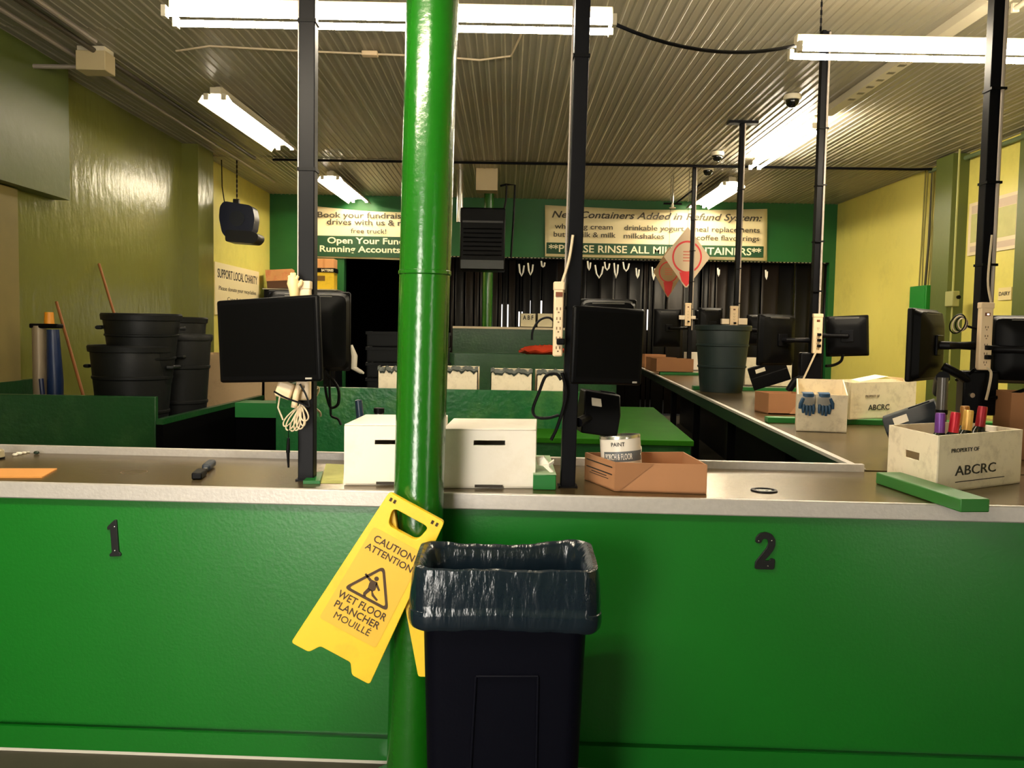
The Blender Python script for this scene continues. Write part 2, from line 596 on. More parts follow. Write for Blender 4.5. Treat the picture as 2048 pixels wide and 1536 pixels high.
# dome cameras
for (px_, py_, lb) in ((1585, 190, 'nearest'), (1435, 304, 'middle'), (1416, 334, 'farthest')):
    a = onz(px_, py_, ZC)
    t = thing('dome_camera', '%s of the three dark dome cameras under the ceiling at right' % lb, 'camera', (a.x, a.y, ZC), group='dome cameras')
    MB().lathe([(.085, 0), (.09, -.03), (.085, -.05), (.02, -.055)], n=20).build('mount_ring', FIXTURE, t)
    MB().ball((0, 0, -.055), (.07, .07, .075), 16).build('dome', mat('smoked_dome', (12, 14, 14), .1), t)


# ------------------------------------------------------------------ green steel column
c0, c1 = at(864, 40, 2.83), at(826, 1420, 2.83)
dx = (c0.x - c1.x) / (c0.z - c1.z)
cb = Vector((c1.x - dx * c1.z, 2.83, 0))
t = thing('support_column', 'round glossy green steel column standing in front of the counter', 'column', cb)
t['kind'] = 'thing'
zj = at(850, 545, 2.83).z


def colring(z, r, n=48):
    return [(dx * z + r * math.cos(2 * math.pi * k / n), r * math.sin(2 * math.pi * k / n), z) for k in range(n)]


MB().rings([colring(z, r) for z, r in ((0, .083), (zj - .006, .083))], (True, True)).build('lower_shaft', G_COLUMN, t)
MB().rings([colring(z, r) for z, r in ((zj + .004, .0835), (ZC, .0835))], (True, True)).build('upper_shaft', G_COLUMN, t)
MB().rings([colring(z, r) for z, r in ((zj - .01, .083), (zj - .006, .0865), (zj + .004, .0865), (zj + .006, .0835))], (True, True)).build('joint_ring', G_COLUMN, t)
MB().rings([colring(z, r) for z, r in ((0, .15), (.012, .15))], (True, True)).build('base_plate', G_COLUMN, t)

# ------------------------------------------------------------------ front counter
ALPHA = R(2.4)
ZT = 0.98
CL = (0, 2.95, 0)
t = thing('service_counter', 'long green service counter with black numbers on its front', 'counter', CL, -ALPHA)
MB().box(-3.0, 3.4, 0, .03, .111, ZT - .056).build('front_panel', G_COUNTER, t)
MB().box(-3.0, 3.4, .027, .03, .08, .126).box(-3.0, 3.4, -.004, .03, .012, .092).build('base_board', G_COUNTER, t)
MB().box(-3.0, 3.4, -.003, .02, 0, .012).build('floor_seal', mat('pale_sealant', (210, 205, 190), .7), t)
MB().box(-3.0, 3.4, .62, .66, 0, ZT - .03).build('back_panel', G_DARK, t)
for u in (-2.9, -1.4, .1, 1.6, 3.0):
    MB().box(u, u + .04, .03, .62, 0, ZT - .03).build('divider_panel', G_DARK, t)


def cloc(p):
    """world -> counter frame"""
    d = Vector(p) - Vector(CL)
    return Vector((d.x * math.cos(ALPHA) - d.y * math.sin(ALPHA), d.x * math.sin(ALPHA) + d.y * math.cos(ALPHA), d.z))


def cpx(px, py):
    """pixel -> (u, z) on the counter's front plane"""
    n = Vector((math.sin(ALPHA), math.cos(ALPHA), 0))
    d = F * FPX + RX * (px - 1024) + UX * (768 - py)
    k = (Vector(CL) - EYE).dot(n) / d.dot(n)
    q = cloc(EYE + d * k)
    return q.x, q.z


DIG1 = [(-.018, .0), (.020, .0), (.021, .008), (.0135, .013), (.0125, .128), (.006, .128), (-.001, .122), (-.010, .114), (-.021, .104), (-.020, .094), (-.010, .098), (-.009, .013), (-.018, .008)]
DIG2 = [(-.031, 0), (.033, 0), (.035, .036), (.022, .036), (.018, .028), (-.002, .028), (.012, .045), (.026, .063), (.034, .082), (.033, .104), (.022, .121), (.002, .128),
        (-.018, .123), (-.030, .110), (-.032, .092), (-.014, .090), (-.012, .102), (-.002, .108), (.010, .103), (.013, .090), (.008, .074), (-.008, .052), (-.029, .024)]
SCREWS = {0: ((0, .105), (.0, .02)), 1: ((-.022, .098), (.022, .1), (.012, .012))}
for i, (dg, px_, py_, lab) in enumerate(((DIG1, 232, 1111, 'black house number 1'), (DIG2, 1527, 1137, 'black house number 2'))):
    u, z = cpx(px_, py_)
    mw = Matrix.Translation((u, -.004, z)) @ Matrix.Rotation(R(90), 4, 'X') @ Matrix.Rotation(R(3 if i == 0 else 0), 4, 'Z')
    o = sheet('number', [rounded(dg, .006, 3)], .008, mat('black_number', (14, 14, 16), .4), t, mw, bevel=.001)
    o['label'] = lab
    sc = MB()
    for q in SCREWS[i]:
        sc.ball((u + q[0], -.0095, z + q[1]), (.0026, .0015, .0026), 8)
    sc.build('screw', STEEL, o)

# worktop of the front counter
t = thing('countertop', 'worn metal worktop with a bright galvanised lip on the front counter', 'countertop', CL, -ALPHA)
MB().box(-3.0, 3.4, -.004, .665, ZT - .03, ZT).build('work_surface', TOP_WORN, t)
MB().box(-3.0, 3.4, -.022, -.003, ZT - .057, ZT + .001).build('front_lip', METAL_TRIM, t, bevel=.005)
MB().box(-3.0, 1.47, .655, .68, ZT - .03, ZT + .032).build('back_lip', METAL_TRIM, t, bevel=.004)
for lab, px_, py_, dk in (('faint round worn mark', 268, 944, 0), ('black oval grommet', 1528, 982, 1)):
    a = onz(px_, py_, ZT)
    c = cloc(a)
    g = MB()
    if dk:
        g.rings([[(c.x + r_ * math.cos(k * math.pi / 16), c.y + r_ * math.sin(k * math.pi / 16), z) for k in range(32)] for r_, z in ((.048, ZT), (.046, ZT + .005), (.036, ZT + .006), (.032, ZT + .002), (.001, ZT + .002))], (False, True))
        o = g.build('grommet', BLACKPL, t)
        tx = MB()
        for k in range(7):
            tx.box(c.x - .026 + k * .008, c.x - .022 + k * .008, c.y - .012, c.y + .012, ZT + .002, ZT + .0032)
        tx.build('embossed_mark', STEEL, o)
    else:
        g.rings([[(c.x + r_ * math.cos(k * math.pi / 16), c.y + r_ * math.sin(k * math.pi / 16), ZT + .0006) for k in range(32)] for r_ in (.05, .045)])
        o = g.build('worn_ring', mat('dark_wear', (96, 78, 50), .6), t)
    o['label'] = lab

# ------------------------------------------------------------------ right counter running back
BETA = 0.0655
BA = math.atan(BETA)


def rx(Y):
    return 1.275 + BETA * Y


RL = (rx(3.62), 3.62, 0)
t = thing('side_counter', 'long right hand counter running to the back with a dark green edge', 'counter', RL, -BA)
MB().box(.012, 1.75, -.02, 11.2, ZT - .03, ZT - .001).build('work_surface', TOP_WORN, t)
MB().box(-.012, .02, 0, 11.2, ZT - .012, ZT + .004).build('edge_trim', METAL_TRIM, t)
MB().box(-.008, .012, 0, 11.2, ZT - .10, ZT - .012).build('apron', mat('apron_green', (6, 30, 20), .4, var=.2), t)
for q in (0.4, 2.6, 4.8, 7.0, 9.2):
    for u in (.05, 1.6):
        MB().box(u + .3, u + .38, q, q + .08, 0, ZT - .03).build('leg', BLACK, t)  # black legs put the dark underside into the colour
MB().box(.75, .79, 0, 11.2, 0, ZT - .03).build('middle_panel', BLACK, t)  # black too, so the space below the counter stays dark


def rc(u, Y):
    """a point on the side counter: u metres in from its edge at depth Y"""
    return Vector((rx(Y) + u * math.cos(BA), Y - u * math.sin(BA), ZT))


for i, (Y, lb) in enumerate(((5.55, 'behind the box with the blue gloves'), (8.75, 'beside the dark trash can'), (11.8, 'under the far cartons'))):
    t = thing('divider_board', 'low green divider board across the side counter %s' % lb, 'divider', (rx(Y), Y, ZT), -BA, group='green divider boards')
    MB().box(.05, 1.7, -.05, .05, 0, .035).build('board', mat('divider_green', (20, 104, 40), .4, var=.1), t, bevel=.003)
# rail between the two counters
a, b = onz(1752, 944, ZT + .045), onz(1922, 998, ZT + .045)
v = (b - a)
o = MB()
nrm = Vector((-v.y, v.x, 0)).normalized() * .10
pts = [(a.x, a.y), (b.x, b.y), ((b + nrm).x, (b + nrm).y), ((a + nrm).x, (a + nrm).y)]
o.prism(pts, ZT + .001, ZT + .045)
tag(o.build('divider_board', mat('rail_green', (44, 112, 44), .4, var=.1), bevel=.004), 'sloping green divider rail in front of the nearest white bottle box', 'divider', 'green divider boards')


# ------------------------------------------------------------------ poles with their clamps
def pole(label, X, Y, size=.056, zb=ZT, conduit=0, lean=0.0, plate=False, rotz=0.0, bands=(1.9, 2.3, 2.75, 3.2), white=False):
    t = thing('service_pole', label, 'pole', (X, Y, zb), rotz, 'black service poles')
    H = ZC - zb
    h = size / 2
    mm = MB().box(-h, h, -h, h, 0, H)
    mm.v = [Vector((p.x + lean * p.z, p.y, p.z)) for p in mm.v]
    mm.build('tube', BLACK, t, bevel=.003)
    for z in bands:
        zz = z - zb
        MB().box(-h - .004 + lean * zz, h + .004 + lean * zz + (conduit and .006), -h - (.02 if conduit else .004), h + .004, zz, zz + .012).build('clamp', BLACKPL, t)
    if conduit:
        pts = [(h - .008 + lean * z, -h - .011, z) for z in (.62, 1.0, 1.6, 2.2, H - .02)]
        MB().tube(pts, .009, 8).build('conduit', GREYCABLE, t)
    if white:
        MB().tube([(-h - .006 + lean * z, -h * .2, z) for z in (.7, 1.4, 2.2, H - .05)], .0035, 6).build('white_cable', GREYCABLE, t)
    if plate:
        MB().box(-.17 + lean * H, .17 + lean * H, -.06, .06, H - .03, H).build('ceiling_plate', BLACK, t)
    MB().box(-h - .008, h + .008, -h - .006, h + .006, 0, .006).build('base_plate', BLACK, t)
    return t


pA = onz(611, 962, ZT)
pole('black pole on the front counter left of the green column', pA.x, pA.y + .03, .057, white=True, bands=(2.10, 2.62))
pB = onz(1136, 976, ZT)
pole('thick black pole on the front counter right of the green column', pB.x, pB.y + .03, .052, lean=.010, white=True, bands=(1.62, 2.5))
PX = {}
for key, Y, px_, py_, kw, lb in (('p1', 4.28, 1970, 500, dict(conduit=1), 'nearest black pole on the side counter, by the open white bottle box'),
                             ('p2', 7.03, 1638, 400, dict(conduit=1), 'black pole on the side counter behind the box with blue gloves'),
                             ('p3', 10.0, 1480, 400, dict(conduit=1, plate=True), 'black pole with a ceiling plate behind the dark trash can'),
                             ('p4', 12.65, 1386, 450, dict(conduit=1, plate=False), 'farthest thin black pole in front of the red ring signs')):
    a = at(px_, py_, Y)
    PX[key] = a
    pole(lb, a.x, Y, .062 if Y < 8 else .058, **kw)


# ------------------------------------------------------------------ monitors, power strips, consoles
def monitor(label, c, n, W=.42, H=.30, T=.045, tilt=0.0, roll=0.0, to=None, vent=True):
    """c: centre; n: the way the screen looks (x, y). to: the pole point it is held from."""
    rz = math.atan2(n[0], -n[1])
    t = thing('monitor', label, 'monitor', c, group='monitors on the poles', rot=(0, 0, 0))
    t.matrix_basis = Matrix.Translation(Vector(c)) @ Matrix.Rotation(rz, 4, 'Z') @ Matrix.Rotation(tilt, 4, 'X') @ Matrix.Rotation(roll, 4, 'Y')
    MB().box(-W / 2, W / 2, -T * .5, 0, -H / 2, H / 2).build('bezel', BLACKPL, t, bevel=.009)
    MB().box(-W / 2 + .018, W / 2 - .018, -T * .5 - .0015, -T * .5 + .001, -H / 2 + .024, H / 2 - .018).build('screen', SCREEN, t)
    sh = MB()
    rg = []
    for k, (s_, y_) in enumerate(((.97, 0), (.9, T * .5), (.62, T * .9), (.5, T * 1.0))):
        w_, h_ = W / 2 * s_, H / 2 * s_
        rg.append([(q[0], y_, q[1]) for q in rounded([(-w_, -h_), (w_, -h_), (w_, h_), (-w_, h_)], .03, 3)])
    sh.rings(rg, (True, True)).build('back_shell', BLACKPL, t)
    if vent:
        vt = MB()
        for k in range(4):
            vt.box(-W * .28, W * .28, T * .5 + .001, T * .56 + .001, H * .385 + k * .007, H * .385 + k * .007 + .003)
        vt.build('vent', mat('vent_highlight', (120, 116, 110), .5), t)  # pale slats stand in for the highlight on the vent
    MB().box(-.05, .05, T, T + .012, -.05, .05).build('mount_plate', BLACK, t, bevel=.004)
    MB().cyl((0.0, T + .012, 0), (0.0, T + .022, 0), .012).build('bolt', STEEL, t)
    MB().box(W * .36, W * .42, -T * .5 - .003, -T * .5, -H / 2 + .008, -H / 2 + .014).build('power_light', mat('pale_button', (170, 165, 155), .4), t)
    if to is not None:
        inv = t.matrix_basis.inverted()
        to = Vector(to)
        to -= (to - Vector(c)).normalized() * .03
        q = inv @ to
        s0 = Vector((0, T + .01, 0))
        mid = s0.lerp(q, .5)
        arm = MB().tube([s0, s0 + Vector((0, .03, 0)), mid, q], [.02, .02, .018, .022], 10)
        arm.build('arm', BLACK, t)
    return t


zA = pA.z
A_r, A_l = at(646, 680, 2.99), at(444, 680, 3.17)
cA = (A_r + A_l) / 2
nA = Vector((A_l.y - A_r.y, -(A_r.x - A_l.x), 0)).normalized()
nA = Vector((-(A_l.y - A_r.y), -(A_r.x - A_l.x), 0)).normalized()
cA.z = at(545, 680, 3.08).z
monitor('dark monitor facing the customer on the pole left of the green column', cA, (nA.x, nA.y), (A_r - A_l).length, .30, roll=R(-3.0), to=(pA.x, pA.y, cA.z))
c = at(618, 662, 3.42)
monitor('second dark monitor showing its back behind the left pole', c, (-.12, 1.0), .325, .315, to=(pA.x, pA.y + .04, c.z))
C_l, C_r = at(1140, 690, 3.02), at(1281, 694, 3.13)
cC = (C_l + C_r) / 2
nC = Vector((C_r.y - C_l.y, -(C_r.x - C_l.x), 0)).normalized()
monitor('dark monitor facing the customer on the pole right of the green column', cC, (nC.x, nC.y), (C_r - C_l).length, .275, roll=R(1.6), to=(pB.x + .01, pB.y + .01, cC.z))
c = at(1215, 672, 3.5)
monitor('second dark monitor just showing its top edge behind the middle pole', c, (.1, 1.0), .23, .30, to=(pB.x + .01, pB.y + .04, c.z))
p = PX['p1']
c = at(1850, 690, 4.25)
monitor('dark monitor turned away on the left of the nearest side counter pole', c, (-.74, .67), .40, .355, T=.06, to=(p.x, 4.28, c.z))
c = at(2072, 700, 4.25)
monitor('dark monitor with its back to us at the right edge of the photo', c, (.35, .94), .42, .34, T=.06, to=(p.x, 4.28, c.z))
p = PX['p2']
c = at(1553, 680, 7.1)
monitor('dark monitor left of the pole behind the blue gloves box', c, (-.5, .86), .40, .42, T=.06, to=(p.x, 7.03, c.z))
c = at(1694, 672, 7.1)
monitor('dark monitor right of the pole behind the blue gloves box', c, (.35, .94), .335, .335, T=.05, to=(p.x, 7.03, c.z), roll=R(3))
p = PX['p3']
c = at(1421, 652, 10.0)
monitor('dark monitor left of the pole behind the dark trash can', c, (-.2, .98), .30, .42, to=(p.x, 10.0, c.z))
c = at(1517, 660, 10.1)
monitor('dark monitor right of the pole behind the dark trash can', c, (.3, .95), .28, .36, to=(p.x, 10.0, c.z))
p = PX['p4']
c = at(1335, 656, 12.6)
monitor('far dark monitor left of the farthest pole', c, (-.2, .98), .42, .55, to=(p.x, 12.65, c.z))
c = at(1404, 640, 12.8)
monitor('far dark monitor right of the farthest pole', c, (.2, .98), .22, .3, to=(p.x, 12.65, c.z))


def strip(label, top, bottom, wdt=.05, plugs=2, face=(0, -1), led=False):
    top, bottom = Vector(top), Vector(bottom)
    ax = (top - bottom)
    L = ax.length
    t = thing('power_strip', label, 'power strip', bottom, group='power strips on the poles')
    y = ax.normalized()
    x = Vector((-face[1], face[0], 0)).normalized()
    t.matrix_basis = frame(bottom, x, y)
    h = wdt / 2
    MB().box(-h, h, 0, L, -.02, .015).build('case', CREAM, t, bevel=.006)
    MB().box(-h - .002, h + .002, L - .03, L, -.022, .017).build('end_cap', CREAM, t, bevel=.004)
    MB().box(-.012, .012, L * .8, L * .8 + .016, .012, .019).build('switch', mat('rocker_brown', (110, 60, 36), .4), t)
    if led:
        MB().box(-.004, .006, L * .8 + .004, L * .8 + .012, .018, .021).build('pilot_light', emitter('pilot_glow', (1, .75, .5), 1.5), t)
    ou = MB()
    for k in range(5):
        y0 = L * (.1 + .13 * k)
        ou.box(-.008, -.004, y0, y0 + .01, .0145, .0158).box(.004, .008, y0, y0 + .01, .0145, .0158).box(-.003, .003, y0 - .01, y0 - .005, .0145, .0158)
    ou.build('outlet', mat('outlet_slot', (120, 96, 70), .6), t)
    for k in range(plugs):
        y0 = L * (.16 + .14 * k)
        MB().box(-.006, .022, y0, y0 + .022, .012, .04).build('plug', BLACKPL, t, bevel=.004)
    return t


def cable(label, pts, r=.005, material=None, n=6, group=None):
    out = []
    P = [Vector(q) for q in pts]
    for i in range(len(P) - 1):
        a_, b_, c_, d_ = P[max(i - 1, 0)], P[i], P[i + 1], P[min(i + 2, len(P) - 1)]
        for k in range(6):
            u = k / 6
            out.append(0.5 * ((2 * b_) + (c_ - a_) * u + (2 * a_ - 5 * b_ + 4 * c_ - d_) * u * u + (3 * b_ - a_ - 3 * c_ + d_) * u ** 3))
    out.append(P[-1])
    o = MB().tube(out, r, n).build('cable', material or BLACKPL)
    return tag(o, label, 'cable', group)


yf = pB.y - .03
strip('cream power strip strapped to the left of the middle pole', at(1124, 564, yf), at(1115, 713, yf), .034, plugs=1)
cable('thin white cable from the middle pole down into its power strip', [at(1146, 470, yf), at(1138, 520, yf), at(1124, 566, yf)], .005, CREAMCABLE)
p = PX['p1']
strip('cream power strip with a lit switch on the nearest side counter pole', at(1967, 605, 4.2), at(1966, 740, 4.2), .062, plugs=2, led=True)
cable('white cable running down the nearest side counter pole to its power strip', [at(1984, 470, 4.21), at(1976, 560, 4.21), at(1982, 604, 4.21)], .006, CREAMCABLE)
strip('cream power strip on the pole behind the blue gloves box', at(1625, 628, 6.95), at(1633, 707, 6.95), .075, plugs=3)
cable('white cable from that power strip slanting down to the gloves box', [at(1634, 700, 6.93), at(1620, 730, 6.93), at(1604, 764, 6.93)], .008, CREAMCABLE)
strip('cream power strip on the pole above the dark trash can', at(1468, 612, 9.93), at(1467, 655, 9.93), .09, plugs=1)
strip('small cream power strip on the farthest thin pole', at(1377, 606, 12.58), at(1375, 652, 12.58), .09, plugs=1)
strip('cream power strip on the left pole, mostly behind the dark monitor', at(612, 562, pA.y - .02), at(607, 800, pA.y - .02), .05, plugs=1)
for lb, px_, py_, Y, wpx in (('left of the strip above the trash can', 1451, 643, 9.92, 15), ('right of the strip above the trash can', 1486, 643, 9.92, 18),
                             ('left of the strip on the farthest pole', 1364, 635, 12.57, 12), ('right of the strip on the farthest pole', 1387, 635, 12.57, 9)):
    a = at(px_, py_, Y)
    h = wpx / FPX * Y / 2
    t = thing('pole_bracket', 'pale metal bracket plate %s' % lb, 'bracket', a, group='pale pole brackets')
    MB().box(-h, h, 0, .07, -h * .7, h * .7).build('plate', mat('pale_plate', (226, 208, 184), .4), t, bevel=.004)


def console(label, c, n, W=.26, D=.16, H=.10, tilt=R(30), roll=0.0, material=None, to=None):
    rz = math.atan2(n[0], -n[1])
    t = thing('receipt_printer', label, 'printer', c, group='dark printers')
    t.matrix_basis = Matrix.Translation(Vector(c)) @ Matrix.Rotation(rz, 4, 'Z') @ Matrix.Rotation(roll, 4, 'Y') @ Matrix.Rotation(tilt, 4, 'X')
    mm = material or BLACKPL
    body = MB()
    prof = [(-D / 2, 0), (D / 2, 0), (D / 2, H), (-D * .1, H), (-D / 2, H * .55)]
    vs = [(sx, y, z) for sx in (-W / 2, W / 2) for y, z in prof]
    k = len(prof)
    body.add(vs, [tuple(range(k))[::-1], tuple(range(k, 2 * k))] + [(i, (i + 1) % k, k + (i + 1) % k, k + i) for i in range(k)])
    body.v = [Vector(p_) for p_ in body.v]
    body.build('case', mm, t, bevel=.006)
    MB().obox((-W * .18, -D * .3, H * .79), (W * .26, .05, .004), (R(40), 0, 0)).build('sticker', mat('pale_sticker', (196, 186, 168), .6), t)
    MB().obox((W * .2, D * .2, H + .002), (W * .4, .02, .006)).build('paper_slot', BLACK, t)
    if to is not None:
        q = t.matrix_basis.inverted() @ Vector(to)
        MB().tube([(0, 0, H * .5), q], .018, 8).build('arm', BLACK, t)
    return t


SLATE = mat('slate_plastic', (16, 23, 32), .5, spec=.2)
c = onz(1835, 892, ZT + .0) if False else at(1838, 858, 4.25)
console('slate grey printer tilted beside the nearest side counter pole', (c.x, 4.25, at(1838, 868, 4.25).z), (-.45, -.9), .26, .2, .13, R(4), R(-24), SLATE)
c = at(1545, 768, 7.9)
console('black printer with a pale sticker in front of the box behind the trash can', c, (-.3, -.95), .34, .2, .2, R(3), R(-20), BLACKPL)
c = at(1190, 866, 3.2)
console('black printer in the shadow right of the middle pole', c, (.15, -.98), .14, .12, .155, R(2), R(8), BLACKPL, to=(pB.x + .035, pB.y + .03, c.z + .05))


# ------------------------------------------------------------------ boxes
def wall(mb, p0, p1, z0, z1, th, slot=None):
    """upright board from p0 to p1 (inner side to the left), optional (s0, s1, za, zb) slot."""
    p0, p1 = Vector((p0[0], p0[1])), Vector((p1[0], p1[1]))
    d = (p1 - p0)
    L = d.length
    d = d / L
    nn = Vector((-d.y, d.x)) * th

    def piece(s0, s1, a, b):
        q0, q1 = p0 + d * s0, p0 + d * s1
        mb.prism([tuple(q0), tuple(q1), tuple(q1 + nn), tuple(q0 + nn)], a, b)
    if slot:
        s0, s1, a, b = slot
        piece(0, s0, z0, z1)
        piece(s1, L, z0, z1)
        piece(s0, s1, z0, a)
        piece(s0, s1, b, z1)
    else:
        piece(0, L, z0, z1)


def open_box(name, label, cat, corners, z0, h, material, th=.006, slots=(), group=None, flap=None):
    """corners: counter-clockwise from the near left one; slots: {side: (s0, s1, za, zb)} above the base."""
    cx = sum(c_[0] for c_ in corners) / 4
    cy = sum(c_[1] for c_ in corners) / 4
    t = thing(name, label, cat, (cx, cy, z0), group=group)
    lc = [(c_[0] - cx, c_[1] - cy) for c_ in corners]
    mb = MB()
    mb.prism(lc, 0, th)
    for i in range(4):
        sl = dict(slots).get(i)
        wall(mb, lc[i], lc[(i + 1) % 4], 0, h, th, sl)
    mb.build('body', material, t, smooth=False)
    return t, lc


def face_mw(p0, p1, frac, z, off=.002):
    """matrix on the outside of the wall p0->p1"""
    p0, p1 = Vector((p0[0], p0[1], 0)), Vector((p1[0], p1[1], 0))
    d = (p1 - p0).normalized()
    out = Vector((d.y, -d.x, 0))
    o = p0.lerp(p1, frac) + out * off
    o.z = z
    return frame(o, d, (0, 0, 1))


# two white boxes behind the green column
def pts_front(pxa, pxb, py, Yd, depth):
    a_, b_ = onz(pxa, py, ZT), onz(pxb, py, ZT)
    e = Vector((math.sin(ALPHA), math.cos(ALPHA), 0)) * depth
    yy = cloc(a_).y
    return [a_, b_, b_ + e, a_ + e]


for (xa, xb, lab, py_, yn, s0_, s1_) in ((688, 872, 'clean white bottle box left of the green column on the front counter', 971, 852, .69, .765), (884, 1070, 'clean white bottle box right of the green column on the front counter', 977, 861, .745, .83)):
    q = pts_front(xa, xb, py_, 3.07, .36)
    h = at(xa, yn, q[0].y).z - ZT
    L = (q[1] - q[0]).length
    cs = [(v_.x, v_.y) for v_ in q]
    t, lc = open_box('bottle_box', lab, 'box', cs, ZT + .001, h, WHITEBOX, .006, {0: (L / 2 - .056, L / 2 + .056, h * s0_, h * s1_)}, 'white bottle boxes')
    MB().prism(lc, h, h + .006).build('closed_top', WHITEBOX, t, bevel=.003)
    MB().obox(Vector(((lc[0][0] + lc[1][0]) / 2, lc[0][1] - .003 + (lc[1][1] - lc[0][1]) / 2, .008)), (.1, .004, .01)).build('bottom_notch', mat('notch_shadow', (60, 54, 48), .8), t)
# bottles peeking from the left box
a = at(716, 810, 3.5)
t = thing('bottle', 'slate blue bottle neck leaning behind the left white bottle box', 'bottle', (a.x + .03, 3.5, ZT + .001), rot=(0, R(-6), 0))
MB().lathe([(.03, 0), (.031, .15), (.02, .19), (.016, .2), (.015, a.z - ZT + .02), (.001, a.z - ZT + .025)], n=16).build('glass', mat('slate_glass', (30, 48, 70), .3), t)
a = at(758, 824, 3.5)
t = thing('bottle', 'black capped bottle top showing behind the left white bottle box', 'bottle', (a.x, 3.5, ZT + .001))
MB().lathe([(.035, 0), (.036, a.z - ZT - .03), (.02, a.z - ZT - .012), (.018, a.z - ZT)], n=16).build('glass', mat('dark_glass', (22, 24, 26), .25), t)
MB().lathe([(.022, a.z - ZT - .004), (.022, a.z - ZT + .014), (.02, a.z - ZT + .016)], n=16).build('cap', BLACKPL, t)

# carton with the paint tin
cs = [onz(1228, 983, ZT), onz(1413, 989, ZT), Vector((.69, 3.31, 0)), Vector((.303, 3.25, 0))]
h = at(1228, 925, cs[0].y).z - ZT
t, lc = open_box('cardboard_tray', 'brown cardboard tray holding the paint tin on the front counter', 'box', [(q.x, q.y) for q in cs], ZT + .001, h, CARDB, .005)
d0 = Vector((lc[1][0] - lc[0][0], lc[1][1] - lc[0][1]))
e = d0.normalized()
nn = Vector((e.y, -e.x))
L = d0.length
fl = MB()
mw = face_mw(lc[0], lc[1], 0, 0, .0015)
sheet('folded_flap', [[(0.001, .001), (L * .055, .001), (L * .43, h - .001), (0.001, h - .001)]], .002, CARDB_D, t, mw)
pr = MB()
mwl = face_mw(lc[3], lc[0], .5, h * .6, .001)
Ls = (Vector(lc[3]) - Vector(lc[0])).length
for z, w_, th_ in ((.018, .86, .004), (-.008, .86, .004), (-.018, .5, .003), (-.026, .62, .002)):
    sheet('print_line', [[(-Ls * w_ / 2, z), (Ls * w_ / 2, z), (Ls * w_ / 2, z + th_), (-Ls * w_ / 2, z + th_)]], .001, INK, t, mwl)
# paint tin
a = at(1244, 930, 3.13)
t = thing('paint_tin', 'grey and white paint tin tilted in the cardboard tray', 'paint tin', (a.x + .008, 3.165, ZT + .016), rot=(R(-4), R(-4), R(8)))
rt, ht = .075, at(1240, 876, 3.1).z - ZT - .012
MB().lathe([(rt * .97, 0), (rt, .004), (rt, ht - .012), (rt * .99, ht - .008)], n=40).build('label_body', mat('tin_label_white', (222, 214, 202), .35), t)
MB().lathe([(rt * 1.015, ht - .012), (rt * 1.02, ht - .004), (rt * 1.0, ht), (rt * .9, ht), (rt * .88, ht - .008), (.001, ht - .008)], n=40).build('rim_lid', STEEL, t)


def band(z0, z1, g0, g1, r_, n=20):
    vs = []
    for k in range(n + 1):
        g = g0 + (g1 - g0) * k / n
        vs += [(r_ * math.cos(g), r_ * math.sin(g), z0), (r_ * math.cos(g), r_ * math.sin(g), z1)]
    return MB().add(vs, [(2 * k, 2 * k + 2, 2 * k + 3, 2 * k + 1) for k in range(n)])


band(ht * .44, ht * .66, R(-158), R(-30), rt + .0008).build('grey_band', mat('tin_band', (96, 100, 104), .4), t)


def wrap(body, z, wdt, hgt, g, r_, material, parent, bold=.0):
    o = text(body, Matrix.Identity(4), wdt, hgt, material, parent, bold=bold, depth=.001)
    for v_ in o.data.vertices:
        an = g + v_.co.x / r_
        rr = r_ + v_.co.z
        zz = v_.co.y + z
        v_.co = (rr * math.cos(an), rr * math.sin(an), zz)
    return o


wrap('PORCH & FLOOR', ht * .55, .105, .022, R(-112), rt + .002, mat('white_print', (236, 230, 220), .5), t, .004)
wrap('INTERIOR', ht * .37, .08, .012, R(-112), rt + .0012, INK, t)
wrap('PAINT', ht * .82, .05, .014, R(-112), rt + .0012, INK, t, .01)
hd = [(rt * math.cos(g) * 1.02, rt * math.sin(g) * 1.02, ht * .55 + .035 * math.sin((g - R(-40)) * 1.5)) for g in [R(-40 + 6 * k) for k in range(12)]]
MB().tube(hd, .0018, 6).build('wire_handle', STEEL, t)

# nearest box of wine bottles on the side counter
cs = [onz(1871, 988, ZT), at(2040, 966, 3.33), Vector((1.93, 3.62, 0)), Vector((1.535, 3.42, 0))]
cs[1] = Vector((cs[1].x, cs[1].y, 0))
h = at(1868, 872, cs[0].y).z - ZT
Ls = (cs[3] - cs[0]).length
Ls = math.hypot(cs[3].x - cs[0].x, cs[3].y - cs[0].y)
t, lc = open_box('bottle_box', 'dirty white box full of wine bottles nearest us at right', 'box', [(q.x, q.y) for q in cs], ZT + .001, h, DIRTYBOX, .006, {3: (Ls * .36, Ls * .66, h * .48, h * .62)}, 'white bottle boxes')
text('ABCRC', face_mw(lc[0], lc[1], .44, h * .36), .255, .036, INK, t, bold=.004)
text('PROPERTY OF', face_mw(lc[0], lc[1], .31, h * .72), .17, .015, INK, t)
sheet('rule_line', [[(-.14, -.0015), (.17, -.0015), (.17, .0015), (-.14, .0015)]], .001, INK, t, face_mw(lc[0], lc[1], .47, h * .16))
BOT = [(1881, 826, 3.32, 'purple foil topped wine bottle at the left in the nearest box', (110, 60, 150), 0), (1912, 824, 3.30, 'red foil topped wine bottle in the nearest box, left of the gold one', (176, 20, 42), R(5)),
       (1938, 820, 3.38, 'gold foil topped wine bottle in the nearest box', (214, 172, 90), R(4)), (1966, 812, 3.45, 'red foil topped wine bottle in the nearest box, right of the gold one', (150, 18, 36), R(6)),
       (1930, 812, 3.55, 'copper foil topped wine bottle behind the gold one in the nearest box', (170, 120, 60), R(-2))]
b0 = None
